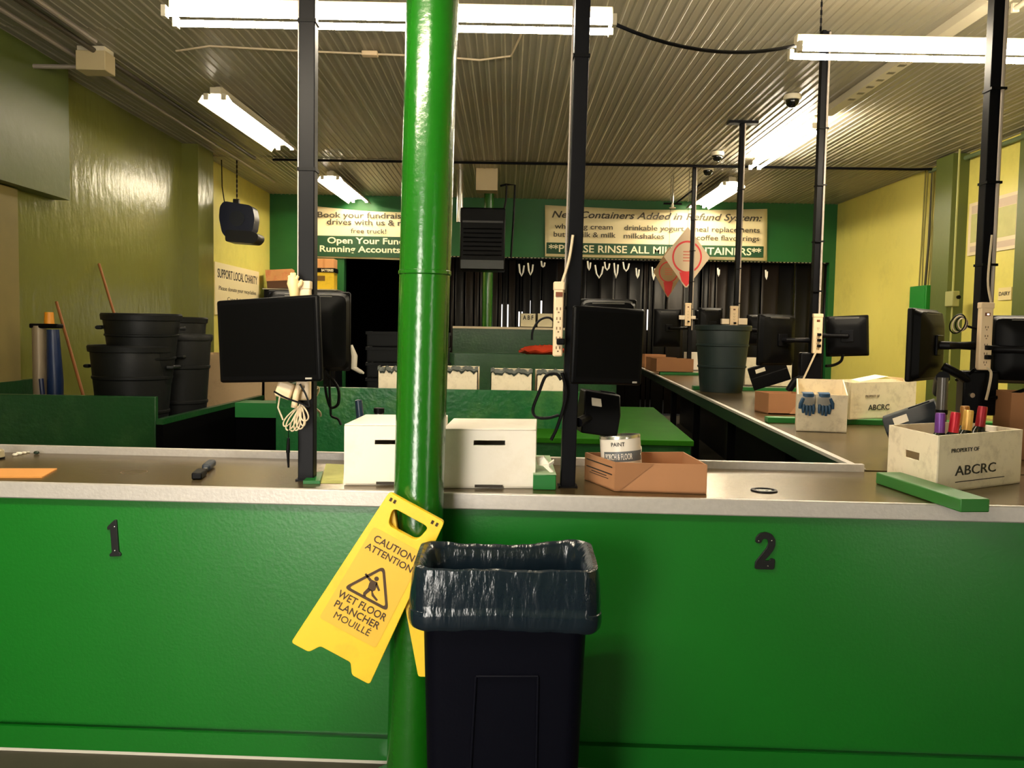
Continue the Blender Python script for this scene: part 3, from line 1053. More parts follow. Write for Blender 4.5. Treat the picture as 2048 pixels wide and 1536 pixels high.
for px_, py_, Y, lab, colr, tl in BOT:
    a = at(px_, py_, Y)
    hh = a.z - ZT - .01
    t = thing('wine_bottle', lab, 'bottle', (a.x + math.sin(tl) * hh * -1, Y, ZT + .01), group='wine bottles in the nearest box', rot=(0, tl, 0))
    MB().lathe([(.036, 0), (.037, hh * .55), (.030, hh * .64), (.017, hh * .72), (.0145, hh * .75)], n=18).build('glass', mat('dark_bottle_glass', (18, 24, 18), .15), t)
    MB().lathe([(.019, hh * .66), (.0185, hh * .97), (.0165, hh), (.001, hh)], n=18).build('foil', mat('foil_%d_%d_%d' % colr, colr, .35, metal=.3), t)
a = at(1983, 852, 3.4)
t = thing('bottle', 'white capped dark bottle lowest at the right in the nearest box', 'bottle', (a.x, 3.4, ZT + .01))
hh = a.z - ZT - .01
MB().lathe([(.036, 0), (.036, hh * .7), (.02, hh * .9), (.018, hh * .92)], n=16).build('glass', MATS['dark_bottle_glass'], t)
MB().lathe([(.021, hh * .9), (.021, hh), (.001, hh)], n=16).build('cap', WHITEBOX, t)
# short dark post by the nearest box
a0, a1 = at(1880, 755, 3.62), at(1880, 880, 3.62)
t = thing('short_post', 'short grey banded post behind the purple topped bottle', 'post', (a1.x, 3.62, ZT))
MB().cyl((0, 0, 0), (0, 0, a0.z - ZT), .022, n=16).build('post_tube', mat('grey_post', (84, 80, 76), .3, metal=.4), t)
for z in (.10, .24):
    MB().cyl((0, 0, z), (0, 0, z + .02), .0245, n=16).build('band', BLACKPL, t)
MB().tube([(0, 0, a0.z - ZT), (.05, .12, a0.z - ZT - .02), (.16, .35, a0.z - ZT - .08)], .028, 10).build('elbow', BLACK, t)
# carton at the right edge
a = at(2020, 850, 4.0)
t, lc = open_box('cardboard_box', 'brown cardboard box cut by the right edge of the photo', 'box', [(a.x, 4.0), (a.x + .3, 3.9), (a.x + .36, 4.15), (a.x + .06, 4.25)], ZT + .001, at(2040, 786, 4.0).z - ZT, CARDB_D, .005)
for z in (.16, .2):
    sheet('print_line', [[(-.1, 0), (.1, 0), (.1, .006), (-.1, .006)]], .001, INK, t, face_mw(lc[0], lc[1], .5, z))

# the box with the gloves, and the one behind it
cs = [onz(1592, 862, ZT), onz(1693, 866, ZT)]
w0 = (cs[1] - cs[0])
e = Vector((-w0.y, w0.x, 0)).normalized() * .42 + Vector((.04, 0, 0))
cs = [cs[0], cs[1], cs[1] + e, cs[0] + e]
Yg = cs[0].y
h = at(1592, 764, Yg).z - ZT
h2 = at(1592, 788, Yg).z - ZT
t, lc = open_box('bottle_box', 'dirty white box with blue gloves hanging over its front', 'box', [(q.x, q.y) for q in cs], ZT + .001, h2, DIRTYBOX, .007, {}, 'white bottle boxes')
wl_ = MB()
wall(wl_, lc[2], lc[3], h2, h, .007)
ev = Vector(lc[3]) - Vector(lc[0])
for (i, j) in ((1, 2), (3, 0)):
    A_, B_ = (lc[1], lc[2]) if i == 1 else (lc[0], lc[3])
    q0, q1 = Vector((A_[0], A_[1], h2)), Vector((B_[0], B_[1], h2))
    q2 = Vector((B_[0], B_[1], h))
    off = Vector((.007 if i == 3 else -.007, 0, 0))
    wl_.add([q0, q1, q2, q0 + off, q1 + off, q2 + off], [(0, 1, 2), (5, 4, 3), (0, 3, 4, 1), (1, 4, 5, 2), (2, 5, 3, 0)])
wl_.build('raised_back', DIRTYBOX, t, smooth=False)
fo = Vector((w0.normalized().y, -w0.normalized().x, 0))


def glove(label, px_, mirror):
    a_ = at(px_, 790, Yg - .012)
    t_ = thing('work_glove', label, 'glove', (a_.x, Yg - .03, ZT + h2 - .002), group='blue work gloves')
    pm = MB()
    rg = []
    for k in range(7):
        q = k / 6
        ww = .030 + .012 * math.sin(q * 2.2)
        z = .015 - q * .075
        yo = .028 * max(0, 1 - q * 4) if q < .25 else 0
        rg.append([(ww * math.cos(g), -.008 + .013 * math.sin(g) + yo, z) for g in [2 * math.pi * i / 14 for i in range(14)]])
    pm.rings(rg, (True, True)).build('palm', GREYKNIT, t_)
    cf = MB()
    cf.rings([[(ww * math.cos(g), -.008 + .015 * math.sin(g) + yo, z) for g in [2 * math.pi * i / 14 for i in range(14)]] for ww, z, yo in ((.034, -.012, 0), (.033, .008, .0), (.033, .016, .02), (.034, .012, .04))], (True, True)).build('cuff', BLUEGLOVE, t_)
    for k in range(4):
        xx = (-.027 + k * .018)
        Lf = (.05, .062, .066, .055)[k]
        MB().tube([(xx, -.010, -.055), (xx * 1.12, -.016, -.055 - Lf * .5), (xx * 1.1, -.012, -.055 - Lf)], [.0105, .0105, .007], 8).build('finger', BLUEGLOVE, t_)
    s = -1 if mirror else 1
    MB().tube([(s * .03, -.01, -.02), (s * .046, -.015, -.05), (s * .05, -.012, -.08)], [.012, .011, .008], 8).build('thumb', BLUEGLOVE, t_)


glove('blue and grey work glove over the box front, the left one', 1614, True)
glove('blue and grey work glove over the box front, the right one', 1646, False)
# second lettered box behind
cs = [onz(1698, 838, ZT + .04), onz(1830, 832, ZT + .04)]
e = Vector((.03, .36, 0))
h = at(1698, 764, cs[0].y).z - ZT - .04
t, lc = open_box('bottle_box', 'dirty white lettered box behind the box with the gloves', 'box', [(q.x, q.y) for q in (cs[0], cs[1], cs[1] + e, cs[0] + e)], ZT + .036, h, DIRTYBOX, .006, {}, 'white bottle boxes')
text('ABCRC', face_mw(lc[0], lc[1], .43, h * .31), .2, .036, INK, t, bold=.006)
text('PROPERTY OF', face_mw(lc[0], lc[1], .33, h * .62), .13, .016, mat('faded_print', (120, 104, 84), .6), t)
a = cs[0] + e * .5
MB().add([(-.1, .0, h - .01), (.08, -.02, h + .03), (.2, .02, h + .02), (.24, .1, h - .01), (.05, .12, h + .035), (-.12, .1, h)], [(0, 1, 4, 5), (1, 2, 3, 4)]).build('loose_flap', DIRTYBOX, t, smooth=False)
# brown carton by the gloves box, black-labelled white box behind the trash can, far cartons
for lab, xa, xb, hpx, Y, zz, mm_, dp in (
        ('brown cardboard tray on the side counter left of the gloves box', 1541, 1618, 42, 6.1, 0, CARDB_D, .24),
        ('dirty white bottle box behind the dark trash can', 1492, 1585, 55, 8.95, .035, DIRTYBOX, .3),
        ('dark brown cardboard tray far along the side counter', 1314, 1388, 27, 11.75, .035, CARDB_D, .3),
        ('light brown cardboard box at the far end of the side counter', 1290, 1332, 26, 14.2, 0, CARDB, .3),
        ('brown cardboard box behind the far dark tray', 1303, 1354, 26, 13.1, 0, CARDB_D, .3),
        ('white bottle box beyond the trash can by the farthest pole', 1380, 1412, 36, 13.3, 0, WHITEBOX, .3)):
    p_, q_ = at(xa, 700, Y), at(xb, 700, Y)
    e = Vector((-.03, dp, 0))
    h = hpx / FPX * Y
    nm = 'bottle_box' if 'bottle' in lab else 'cardboard_tray'
    t, lc = open_box(nm, lab, 'box', [(v_.x, v_.y) for v_ in (p_, q_, q_ + e, p_ + e)], ZT + zz + .001, h, mm_, .008, {}, 'white bottle boxes' if 'bottle' in lab else 'cartons on the side counter')
    if 'left of the gloves' in lab:
        L = (q_ - p_).length
        sheet('folded_flap', [[(L * .98, .005), (L * .55, .005), (L * .95, h * .95), (L * .98, h * .95)]], .002, CARDB, t, face_mw(lc[0], lc[1], 0, 0, .0015))


# ------------------------------------------------------------------ round cans
def can(label, loc, r_top, hgt, material, rot=None, group='dark trash cans', handles=True, taper=.78):
    t_ = thing('trash_can', label, 'trash can', loc, group=group, rot=rot or (0, 0, 0))
    rb = r_top * taper
    MB().lathe([(rb * .97, 0), (rb, .02), (rb + (r_top - rb) * .36, hgt * .36), (rb + (r_top - rb) * .37 + .008, hgt * .37), (rb + (r_top - rb) * .39 + .008, hgt * .39), (rb + (r_top - rb) * .4, hgt * .40),
                (rb + (r_top - rb) * .68, hgt * .68), (rb + (r_top - rb) * .69 + .008, hgt * .69), (rb + (r_top - rb) * .71 + .008, hgt * .71), (rb + (r_top - rb) * .72, hgt * .72),
                (r_top * .985, hgt - .05), (r_top * .97, hgt - .02), (r_top * .93, hgt - .02), (rb * .95, .03)], n=40).build('body', material, t_)
    MB().lathe([(r_top * .975, hgt - .055), (r_top * 1.035, hgt - .05), (r_top * 1.05, hgt - .012), (r_top * 1.02, hgt), (r_top * .95, hgt - .004), (r_top * .94, hgt - .05), (r_top * .975, hgt - .055)][:-1], n=40).build('rim', material, t_)
    if handles:
        for g in (R(-80), R(100)):
            cg, sg = math.cos(g), math.sin(g)
            pts_ = [(r_top * .98 * cg - s_ * sg, r_top * .98 * sg + s_ * cg, hgt * .80) for s_ in (-.08,)]
            rr_ = r_top * 1.0
            pts_ = []
            for s_, o_ in ((-.08, 0), (-.075, .035), (.075, .035), (.08, 0)):
                pts_.append(((rr_ * .97 + o_) * cg - s_ * sg, (rr_ * .97 + o_) * sg + s_ * cg, hgt * .80))
            MB().tube(pts_, .014, 8).build('handle', material, t_)
    return t_


a = onz(1452, 786, ZT)
can('dark green round trash can standing on the side counter', (a.x, a.y + .2, ZT), .265, at(1450, 650, a.y).z - ZT, mat('green_black_can', (20, 34, 36), .5, var=.15), handles=False)
DK = .561
for lab, px_, py_, Y, r_, hh_, tl in (('dark round trash can lowest in the stack behind the green bin wall', 265, 690, 6.65, .305, None, 0), ('dark round trash can nested on top of the stack at left', 284, 627, 6.66, .28, .55, 1),
                                ('dark round trash can behind the top of the stack at left', 348, 634, 7.85, .28, None, 0), ('dark round trash can at the right of the stack, beside the dark monitor', 360, 668, 7.22, .25, None, 0)):
    a = at(px_, py_, Y)
    hh_ = hh_ or a.z - DK
    can(lab, (a.x, Y, a.z - hh_), r_, hh_, CANPL, rot=(0, R(tl), R(20 * px_)), taper=.76)
# ------------------------------------------------------------------ left side: sorting pit, sprayer, brooms
yp = 6.2
zp = at(150, 791, yp).z
xp1 = at(311, 830, yp).x
t = thing('sorting_bin', 'green wooden bin wall at left in front of the stacked trash cans', 'bin', (xp1, yp, 0))
MB().box(XL + .16 - xp1 if False else -1.87, 0, 0, .05, 0, zp).build('front_board', G_DARK, t, bevel=.004)
MB().box(-.04, 0, .05, 2.1, 0, zp - .20).build('side_board', G_DARK, t)
b = onx(60, 775, XL + .09)
MB().box(-1.87, -1.82, .05, 1.9, 0, zp + .0).build('left_board', G_DARK, t)
MB().box(-1.82, -.06, .05, 2.1, .5, .56).build('deck', mat('dark_deck', (24, 30, 24), .8), t)
# diagonal side board
p0, p1 = onz(312, 838, .87), onz(640, 762, .87)
p1 = p0 + (p1 - p0) * ((8.42 - p0.y) / (p1.y - p0.y))
d = (p1 - p0)
nn = Vector((d.y, -d.x, 0)).normalized() * .05
q4 = [(p0.x, p0.y), (p1.x, p1.y), (p1.x + nn.x, p1.y + nn.y), (p0.x + nn.x, p0.y + nn.y)]
t = thing('table_rail', 'long dark green topped rail running back from the left bin wall', 'rail', (p0.x, p0.y, 0))
MB().prism(q4, .83, .87).shift((-p0.x, -p0.y, 0)).build('top_rail', G_DARK, t)
MB().prism(q4, 0, .83).shift((-p0.x, -p0.y, 0)).build('shade_fill', SHADE_BLACK, t)  # black fill stands for the shaded void under the rail
# pale large carton behind the left monitor
a = at(432, 740, 8.1)
t, lc = open_box('pale_crate', 'pale dusty crate half hidden behind the left dark monitor', 'crate', [(at(372, 760, 8.45).x, 8.45), (at(528, 760, 8.45).x, 8.45), (at(528, 760, 8.45).x, 9.2), (at(372, 760, 8.45).x, 9.2)], 0.0, at(440, 712, 8.1).z, mat('pale_dusty_board', (196, 168, 130), .8, var=.1, stain=(120, 96, 70), stain_amt=.5, stain_scale=6), .02)
# green board end; black block below puts in the shade under it
t = thing('shade_block', 'low shade-black cupboard with a bright green edge below the left dark monitor', 'block', (at(513, 820, 7.6).x, 7.6, 0))
hw_ = at(560, 820, 7.6).x - at(513, 820, 7.6).x
MB().box(-hw_, hw_, 0, .3, at(500, 835, 7.6).z, at(500, 806, 7.6).z).build('green_edge', mat('mid_green', (24, 120, 50), .5), t)
MB().box(-hw_ + .02, hw_ - .02, .02, .28, 0, at(500, 835, 7.6).z).build('case', SHADE_BLACK, t)
# sprayer
ys = 7.5
a0, a1 = at(96, 652, ys), at(96, 790, ys)
t = thing('pump_sprayer', 'grey and blue pump sprayer with an orange cap by the left wall', 'sprayer', (a1.x, ys, .56))
H0 = a0.z - .56
MB().cyl((-.07, 0, 0), (-.07, 0, H0), .055, n=20).build('tank', mat('sprayer_grey', (150, 134, 110), .4, metal=.2), t)
MB().tube([(.06, 0, .04), (.065, 0, H0 * .5), (.05, 0, H0 - .03)], [.062, .066, .05], 16).build('blue_tank', mat('sprayer_blue', (20, 42, 84), .35), t)
MB().box(-.13, .12, -.05, .05, H0 - .02, H0 + .02).build('black_collar', BLACKPL, t, bevel=.01)
MB().cyl((.02, 0, H0 + .02), (.02, 0, H0 + .12), .042, .036, n=16).build('cap', mat('orange_cap', (232, 150, 30), .4), t)
MB().tube([(.0, -.07, 0.0), (.0, -.075, .3), (-.02, -.07, .5)], .02, 8).build('blue_wand', mat('sprayer_wand', (20, 34, 80), .4), t)
for lab, (xa, ya), (xb, yb), Y0, Y1 in (('short wooden broom handle leaning on the left wall by the sprayer', (113, 604), (162, 775), 8.3, 7.9), ('wooden broom handle leaning on the left wall above the trash cans', (198, 528), (240, 665), 9.3, 8.9)):
    p_, q_ = at(xa, ya, Y0), at(xb, yb, Y1)
    d = (q_ - p_)
    q_ = p_ + d * ((p_.z - .56) / -d.z) if abs(d.z) > .01 else q_
    t = thing('broom', lab, 'broom', q_)
    MB().cyl(p_, q_, .014, n=10).build('handle', WOODH, t, world=True)
    MB().obox(q_ + Vector((0, 0, .05)), (.28, .06, .1)).build('brush_head', mat('dark_brush', (40, 34, 28), .9), t, world=True)

# ------------------------------------------------------------------ middle sorting tables
a, b = onz(1388, 882, .78), onz(1304, 812, .78)
dv = Vector((b.x - a.x, b.y - a.y, 0))
dv *= (8.85 - a.y) / dv.y
xl_t = at(1040, 878, a.y).x
xw_t = at(1185, 800, 6.75).x + .03
t = thing('sorting_table', 'low green sorting table behind the cardboard tray with the paint tin', 'table', (a.x, a.y, 0))
MB().prism([(0, 0), (dv.x, dv.y), (xw_t - a.x, dv.y), (xw_t - a.x, 6.72 - a.y), (xl_t - a.x, 6.72 - a.y), (xl_t - a.x, .06)], .74, .78).build('table_top', G_TABLE, t, bevel=.004)
MB().prism([(-.02, .02), (dv.x - .02, dv.y), (dv.x - .05, dv.y), (-.05, .04), ], .1, .74).build('side_skirt', BLACK, t)
MB().prism([(-.02, .012), (-.02, .032), (xl_t - a.x, .09), (xl_t - a.x, .07)], 0, .74).build('front_skirt', G_DARK, t)
YP = 6.75
t = thing('sorting_wall', 'scuffed green bin wall in front of the row of dirty white boxes', 'bin wall', (0, YP, 0))
x0, x1 = at(552, 800, YP).x, at(1185, 800, YP).x
z0 = at(900, 779, YP).z
MB().prism([(x0, 0), (x1, -.0), (x1, .05), (x0, .05)], 0, z0).build('board', mat('scuffed_green', (22, 92, 44), .3, var=.3, vscale=6, bump=.4, bscale=24, stain=(96, 140, 70), stain_amt=.55, stain_scale=2.5), t)
MB().box(x0, x0 + .05, .05, 1.5, 0, z0).build('return_board', G_DARK, t)
# row of dirty boxes behind it
yb = 7.3
prev = None
for xa, xb, yt, lab in ((755, 806, 736, 'dirty white box left of the column behind the scuffed green wall'), (880, 956, 735, 'dirty white box just right of the column behind the scuffed green wall'),
                        (981, 1065, 740, 'dirty white box in the middle of the row behind the scuffed green wall'), (1073, 1150, 742, 'dirty white box at the right of the row by the middle pole')):
    x0b, x1b = at(xa, 760, yb).x, at(xb, 760, yb).x
    zt_ = at(xa, yt, yb).z
    t, lc = open_box('bottle_box', lab, 'box', [(x0b, yb), (x1b, yb), (x1b, yb + .4), (x0b, yb + .4)], .62, zt_ - .62, DIRTYBOX, .008, {}, 'white bottle boxes')
    bagm = MB()
    n = 18
    vs = []
    for k in range(n + 1):
        q = k / n
        xx = (x0b + (x1b - x0b) * q) - (x0b + x1b) / 2
        dz = .012 * math.sin(q * 19 + xa) + .01 * math.sin(q * 41)
        vs += [(xx, -.206, zt_ - .62 - .034 + dz), (xx, -.212, zt_ - .62 - .02 + dz * .5), (xx, -.195, zt_ - .62 + .012 + dz * .4), (xx, -.12, zt_ - .62 + .004 + dz)]
    bagm.add(vs, [(4 * k + j, 4 * k + 4 + j, 4 * k + 5 + j, 4 * k + 1 + j) for k in range(n) for j in range(3)])
    bagm.build('liner_edge', mat('grey_film', (70, 76, 72), .3), t)
tag(MB().box(x0 + .06, x1, YP + .35, 8.3, .56, .6).build('shelf_deck', G_DARK), 'dark green deck carrying the row of dirty white boxes', 'shelf')
YQ = 9.0
x0, x1 = at(800, 720, YQ).x, at(1225, 720, YQ).x
t = thing('sorting_wall', 'dark green bin wall behind the row of dirty boxes, under the red bag', 'bin wall', (0, YQ, 0))
MB().box(x0, x1, 0, .06, 0, at(1000, 708, YQ).z).build('board', G_DARK, t)
MB().box(x0, x1, .06, 1.0, at(1000, 708, YQ).z - .06, at(1000, 708, YQ).z - .02).build('deck', G_DARK, t)
YR = 12.2
x0, x1 = at(905, 690, YR).x, at(1235, 690, YR).x
zr = at(1000, 658, YR).z
t = thing('back_counter', 'dark green back counter with a pale top edge before the strip curtain', 'counter', (0, YR, 0))
MB().box(x0, x1, 0, .06, 0, zr).build('front_board', G_DARK, t)
MB().box(x0, x1, -.02, .8, zr, zr + .03).build('counter_edge', mat('pale_edge', (206, 190, 160), .5), t)
# white cartons on the back counter, red bag
for xa, xb, yt, lab in ((1040, 1072, 627, 'small white lettered box on the back counter, the left one'), (1074, 1106, 627, 'small white box on the back counter, the right one')):
    x0b, x1b = at(xa, 650, YR + .1).x, at(xb, 650, YR + .1).x
    t, lc = open_box('small_box', lab, 'box', [(x0b, YR + .1), (x1b, YR + .1), (x1b, YR + .4), (x0b, YR + .4)], zr + .031, at(xa, yt, YR + .1).z - zr - .03, mat('cream_card', (206, 196, 164), .7, var=.08), .01, group='small white boxes')
    if xa < 1050:
        text('A B F', face_mw(lc[0], lc[1], .5, .14), .15, .06, INK, t, bold=.03)
a = at(1085, 706, YQ + .2)
bm = MB()
rg = []
for i in range(9):
    q = i / 8
    rr = .17 * math.sin(math.pi * (.12 + .8 * q)) + .02
    rg.append([(rr * (1.3 + .15 * math.sin(5 * k + 3 * i)) * math.cos(2 * math.pi * k / 20), rr * math.sin(2 * math.pi * k / 20), q * .11 + .012 * math.sin(3 * k + i)) for k in range(20)])
bm.rings(rg, (True, True))
tag(bm.shift((a.x, YQ + .25, at(1000, 708, YQ).z - .018)).build('plastic_bag', mat('red_orange_film', (190, 62, 36), .25, var=.3, bump=.5, bscale=18)), 'crumpled red orange plastic bag on the dark green bin wall', 'bag')
# black crates stacked behind the column
ck = None
for k in range(6):
    lab = 'black crate %s in the stack seen left of the green column' % ('at the bottom', 'second from the bottom', 'third from the bottom', 'third from the top', 'second from the top', 'at the top')[k]
    xa = at(735, 700, 8.6).x
    z = .59 + k * .155
    if ck is None:
        ck = thing('crate', lab, 'crate', (xa, 8.56, z), group='stacked black crates')
        mb = MB()
        mb.box(0, .8, 0, .36, 0, .012)
        for (a_, b_) in (((0, 0), (.8, 0)), ((.8, 0), (.8, .36)), ((.8, .36), (0, .36)), ((0, .36), (0, 0))):
            wall(mb, a_, b_, 0, .14, .012)
        mb.build('body', mat('crate_black', (10, 12, 15), .5, spec=.15), ck, smooth=False)
        MB().box(-.012, .812, -.012, .0, .118, .148).box(-.012, .0, 0, .36, .118, .148).box(.8, .812, 0, .36, .118, .148).build('rim', MATS['crate_black'], ck)
    else:
        dup(ck, Matrix.Translation((xa, 8.56, z)), lab)
tag(MB().box(at(690, 700, 8.5).x, at(940, 700, 8.5).x, 8.5, 8.97, 0, .585).build('low_platform', G_DARK), 'low dark green platform under the black crates', 'platform')
a = at(706, 738, 8.2)
tag(MB().tube([at(703, 690, 8.3), at(709, 712, 8.3), at(708, 736, 8.3), at(722, 744, 8.28), at(727, 746, 8.25)], [.012, .03, .03, .02, .01], 8).build('pale_shape', mat('soft_white', (210, 202, 186), .7)), 'pale bent shape beside the black crates', 'roll')  # unidentified pale mark built as a bent tube

# ------------------------------------------------------------------ back wall dressing
YBN = YB - .03


def banner(label, xa, xb, ya_l, ya_r, yb_l, yb_r):
    t_ = thing('banner', label, 'banner', at((xa + xb) / 2, yb_l, YBN), group='banners on the back wall')
    bl, br_ = at(xa, yb_l, YBN), at(xb, yb_r, YBN)
    tl, tr = at(xa, ya_l, YBN), at(xb, ya_r, YBN)
    vs, fs = [], []
    nx, nz = 40, 8
    for i in range(nx + 1):
        for j in range(nz + 1):
            u_, v_ = i / nx, j / nz
            p_ = bl.lerp(br_, u_).lerp(tl.lerp(tr, u_), v_)
            p_.z -= .05 * math.sin(math.pi * u_) * v_
            p_.y -= .010 + .010 * math.sin(u_ * 17 + v_ * 4)
            vs.append(p_)
    for i in range(nx):
        for j in range(nz):
            q = i * (nz + 1) + j
            fs.append((q, q + nz + 1, q + nz + 2, q + 1))
    o_ = MB().add(vs, fs).build('sheet', BANNER, t_, world=True)
    sm = o_.modifiers.new('thick', 'SOLIDIFY')
    sm.thickness = .003
    return t_


def bmw(px_, py_, pyr=None):
    a_ = at(px_, py_, YBN - .03)
    return frame(a_, (1, 0, 0 if pyr is None else pyr), (0, 0, 1))


def tw(xa, xb):
    return (xb - xa) / FPX * YBN


def ptext(body, xa, xb, yc, hpx, material, parent, **k):
    o_ = text(body, bmw((xa + xb) / 2, yc, ), tw(xa, xb), hpx / FPX * YBN, material, parent, depth=.002, **k)
    o_.data.transform(parent.matrix_basis.inverted())
    return o_


WPR = mat('cream_print', (244, 232, 196), .5)
BK = mat('grey_black_print', (66, 58, 44), .6)
t = banner('cream fundraising banner left of the column on the back wall', 628, 893, 412, 424, 515, 523)
o = MB().obox(at(759, 494, YBN - .026), (tw(634, 886), .006, 41 / FPX * YBN))
o.build('green_band', INKGREEN, t, world=True)
ptext('Book your fundraising bottle', 637, 884, 431, 11, BK, t, bold=.012)
ptext('drives with us & receive a', 655, 868, 445, 11, BK, t, bold=.012)
ptext('free truck!', 702, 772, 462, 9, BK, t, bold=.006)
ptext('Open Your Fundraising', 656, 866, 482, 12, WPR, t, bold=.02)
ptext('Running Accounts With Us', 641, 882, 499, 12, WPR, t, bold=.02)
t = banner('wide cream banner about new containers on the back wall', 1090, 1534, 410, 418, 513, 522)
MB().obox(at(1310, 500, YBN - .026), (tw(1095, 1526), .006, 22 / FPX * YBN), (0, 0, 0)).build('green_band', INKGREEN, t, world=True)
ptext('New Containers Added in Refund System:', 1106, 1522, 432, 13, BK, t, bold=.015, italic=.28)
ptext('whipping cream', 1110, 1225, 453, 10, BK, t, bold=.008)
ptext('buttermilk & milk', 1108, 1231, 469, 10, BK, t, bold=.008)
ptext('drinkable yogurt', 1249, 1368, 456, 10, BK, t, bold=.008)
ptext('milkshakes', 1248, 1328, 472, 10, BK, t, bold=.008)
ptext('meal replacements', 1385, 1519, 459, 10, BK, t, bold=.008)
ptext('coffee flavourings', 1394, 1518, 476, 10, BK, t, bold=.008)
ptext('**PLEASE RINSE ALL MILK CONTAINERS**', 1099, 1521, 500, 14, WPR, t, bold=.014)

# strip curtain in the wide opening
t = thing('strip_curtain', 'dark plastic strip curtain across the wide opening in the back wall', 'curtain', ((xo0 + xo1) / 2, YB + .11, 0))
xc = (xo0 + xo1) / 2
sx0 = at(900, 600, YB).x
MB().box(sx0 - xc, xo1 - xc, -.06, -.02, zo - .03, zo + .05).build('rail', BLACK, t)
bl_ = MB()
k = sx0
while k < xo1 - .03:
    bl_.ball((k - xc, -.07, zo + .005), (.026, .012, .026), 8)
    k += .068
bl_.build('bolt_row', mat('pale_bolt', (236, 226, 196), .35), t)
gaps = [at(g, 600, YB).x for g in (908, 928, 947, 958, 996, 1004, 1016, 1031, 1039, 1045, 1062, 1083, 1288, 1298, 1307, 1334, 1404, 1419, 1432, 1478, 1524, 1592, 1648)]
STRIPM = [mat('strip_film_%d' % i, c_, .5, spec=.25, bump=.3, bscale=3, stretch=(3, 1, .4)) for i, c_ in enumerate(((9, 8, 8), (20, 14, 10), (6, 6, 8)))]
edges = sorted([sx0] + gaps + [xo1])
rnd = random.Random(3)
for i in range(len(edges) - 1):
    a_, b_ = edges[i] + rnd.uniform(.010, .02), edges[i + 1] - rnd.uniform(.008, .018)
    nst = max(1, round((b_ - a_) / .26))
    for j in range(nst):
        s0 = a_ + (b_ - a_) * j / nst - (.01 if j else 0)
        s1 = a_ + (b_ - a_) * (j + 1) / nst + (.01 if j < nst - 1 else 0)
        yy = .02 * (j % 2) + rnd.uniform(-.012, .012)
        vs, fs = [], []
        for q in range(7):
            u_ = q / 6
            for z in (.04, zo * .5, zo - .02):
                vs.append((s0 + (s1 - s0) * u_ - xc, yy + .018 * math.sin(u_ * math.pi) * (1 if rnd.random() > .0 else 1), z))
        for q in range(6):
            for r_ in range(2):
                fs.append((q * 3 + r_, q * 3 + 3 + r_, q * 3 + 4 + r_, q * 3 + 1 + r_))
        o = MB().add(vs, fs).build('strip', STRIPM[rnd.randrange(3)], t)
        sm = o.modifiers.new('thick', 'SOLIDIFY')
        sm.thickness = .004
for (px_, yt, yb_, wd) in ((1043, 528, 552, 10), (1061, 526, 550, 10), (1198, 530, 556, 16), (1214, 524, 540, 10), (1232, 526, 556, 8), (1252, 524, 542, 12), (1086, 522, 534, 7), (1275, 536, 556, 6), (1307, 534, 560, 6), (1437, 536, 552, 3), (1533, 540, 558, 3), (1178, 522, 540, 6)):
    p_ = [at(px_ - wd / 2, yt, YB - .06), at(px_ - wd / 3, (yt + yb_) / 2 + 4, YB - .06), at(px_, yb_, YB - .06), at(px_ + wd / 3, (yt + yb_) / 2 + 4, YB - .06), at(px_ + wd / 2, yt + 3, YB - .06)]
    MB().tube(p_, .016, 8).build('tie_loop', mat('white_tie', (240, 236, 226), .4), t, world=True)

# far green column and the dark heater
a = at(975, 600, 14.3)
t = thing('support_column', 'far round green column under the hanging heater', 'column', (a.x, 14.3, 0))
t['kind'] = 'thing'
MB().cyl((0, 0, 0), (0, 0, ZC), .083, n=24).build('shaft', G_COLUMN, t)
MB().cyl((0, 0, 0), (0, 0, .012), .15, n=24).build('base_plate', G_COLUMN, t)
yh = 13.0
x0, x1 = at(920, 480, yh).x, at(1010, 480, yh).x
z0, z1 = at(960, 540, yh).z, at(960, 415, yh).z
t = thing('unit_heater', 'dark hanging unit heater with a bright flue right of the column', 'heater', ((x0 + x1) / 2, yh, z0))
w_, h_ = (x1 - x0) / 2, z1 - z0
MB().box(-w_, w_, 0, .5, 0, h_).build('case', BLACKPL, t, bevel=.02)
MB().box(-w_ * .96, w_ * .96, -.012, 0, .02, h_ * .16).build('lower_panel', mat('heater_green_black', (16, 26, 22), .4), t)
MB().box(-w_ * .9, w_ * .9, -.01, 0, h_ * .76, h_ * .79).build('trim_line', mat('heater_trim', (30, 30, 32), .4), t)
lv = MB()
for k in range(7):
    lv.obox((0, -.008, h_ * (.24 + .07 * k)), (w_ * 1.7, .02, .012), (R(30), 0, 0))
lv.build('louvre', BLACKPL, t)
fx0 = at(920, 400, yh + .3).x - (x0 + x1) / 2
MB().cyl((fx0, .3, h_ * .8), (fx0, .3, ZC - z0), .05, n=16).build('flue_pipe', STEEL, t)
q0 = at(953, 345, yh + .25)
q1 = at(995, 384, yh + .25)
MB().box(q0.x - (x0 + x1) / 2, q1.x - (x0 + x1) / 2, .1, .4, q1.z - z0, ZC - z0).build('duct_box', mat('duct_beige', (190, 170, 132), .5), t)
gp = [at(1000, 372, yh + .2), at(1012, 369, yh + .2), at(1030, 370, yh + .2), at(1027, 440, yh + .2), at(1022, 515, yh + .2)]
MB().tube(gp, .016, 8).build('gas_pipe', BLACK, t, world=True)
MB().tube([at(1013, 369, yh + .2), at(1012, 400, yh + .2), at(1008, 420, yh + .2)], .016, 8).build('gas_pipe', BLACK, t, world=True)

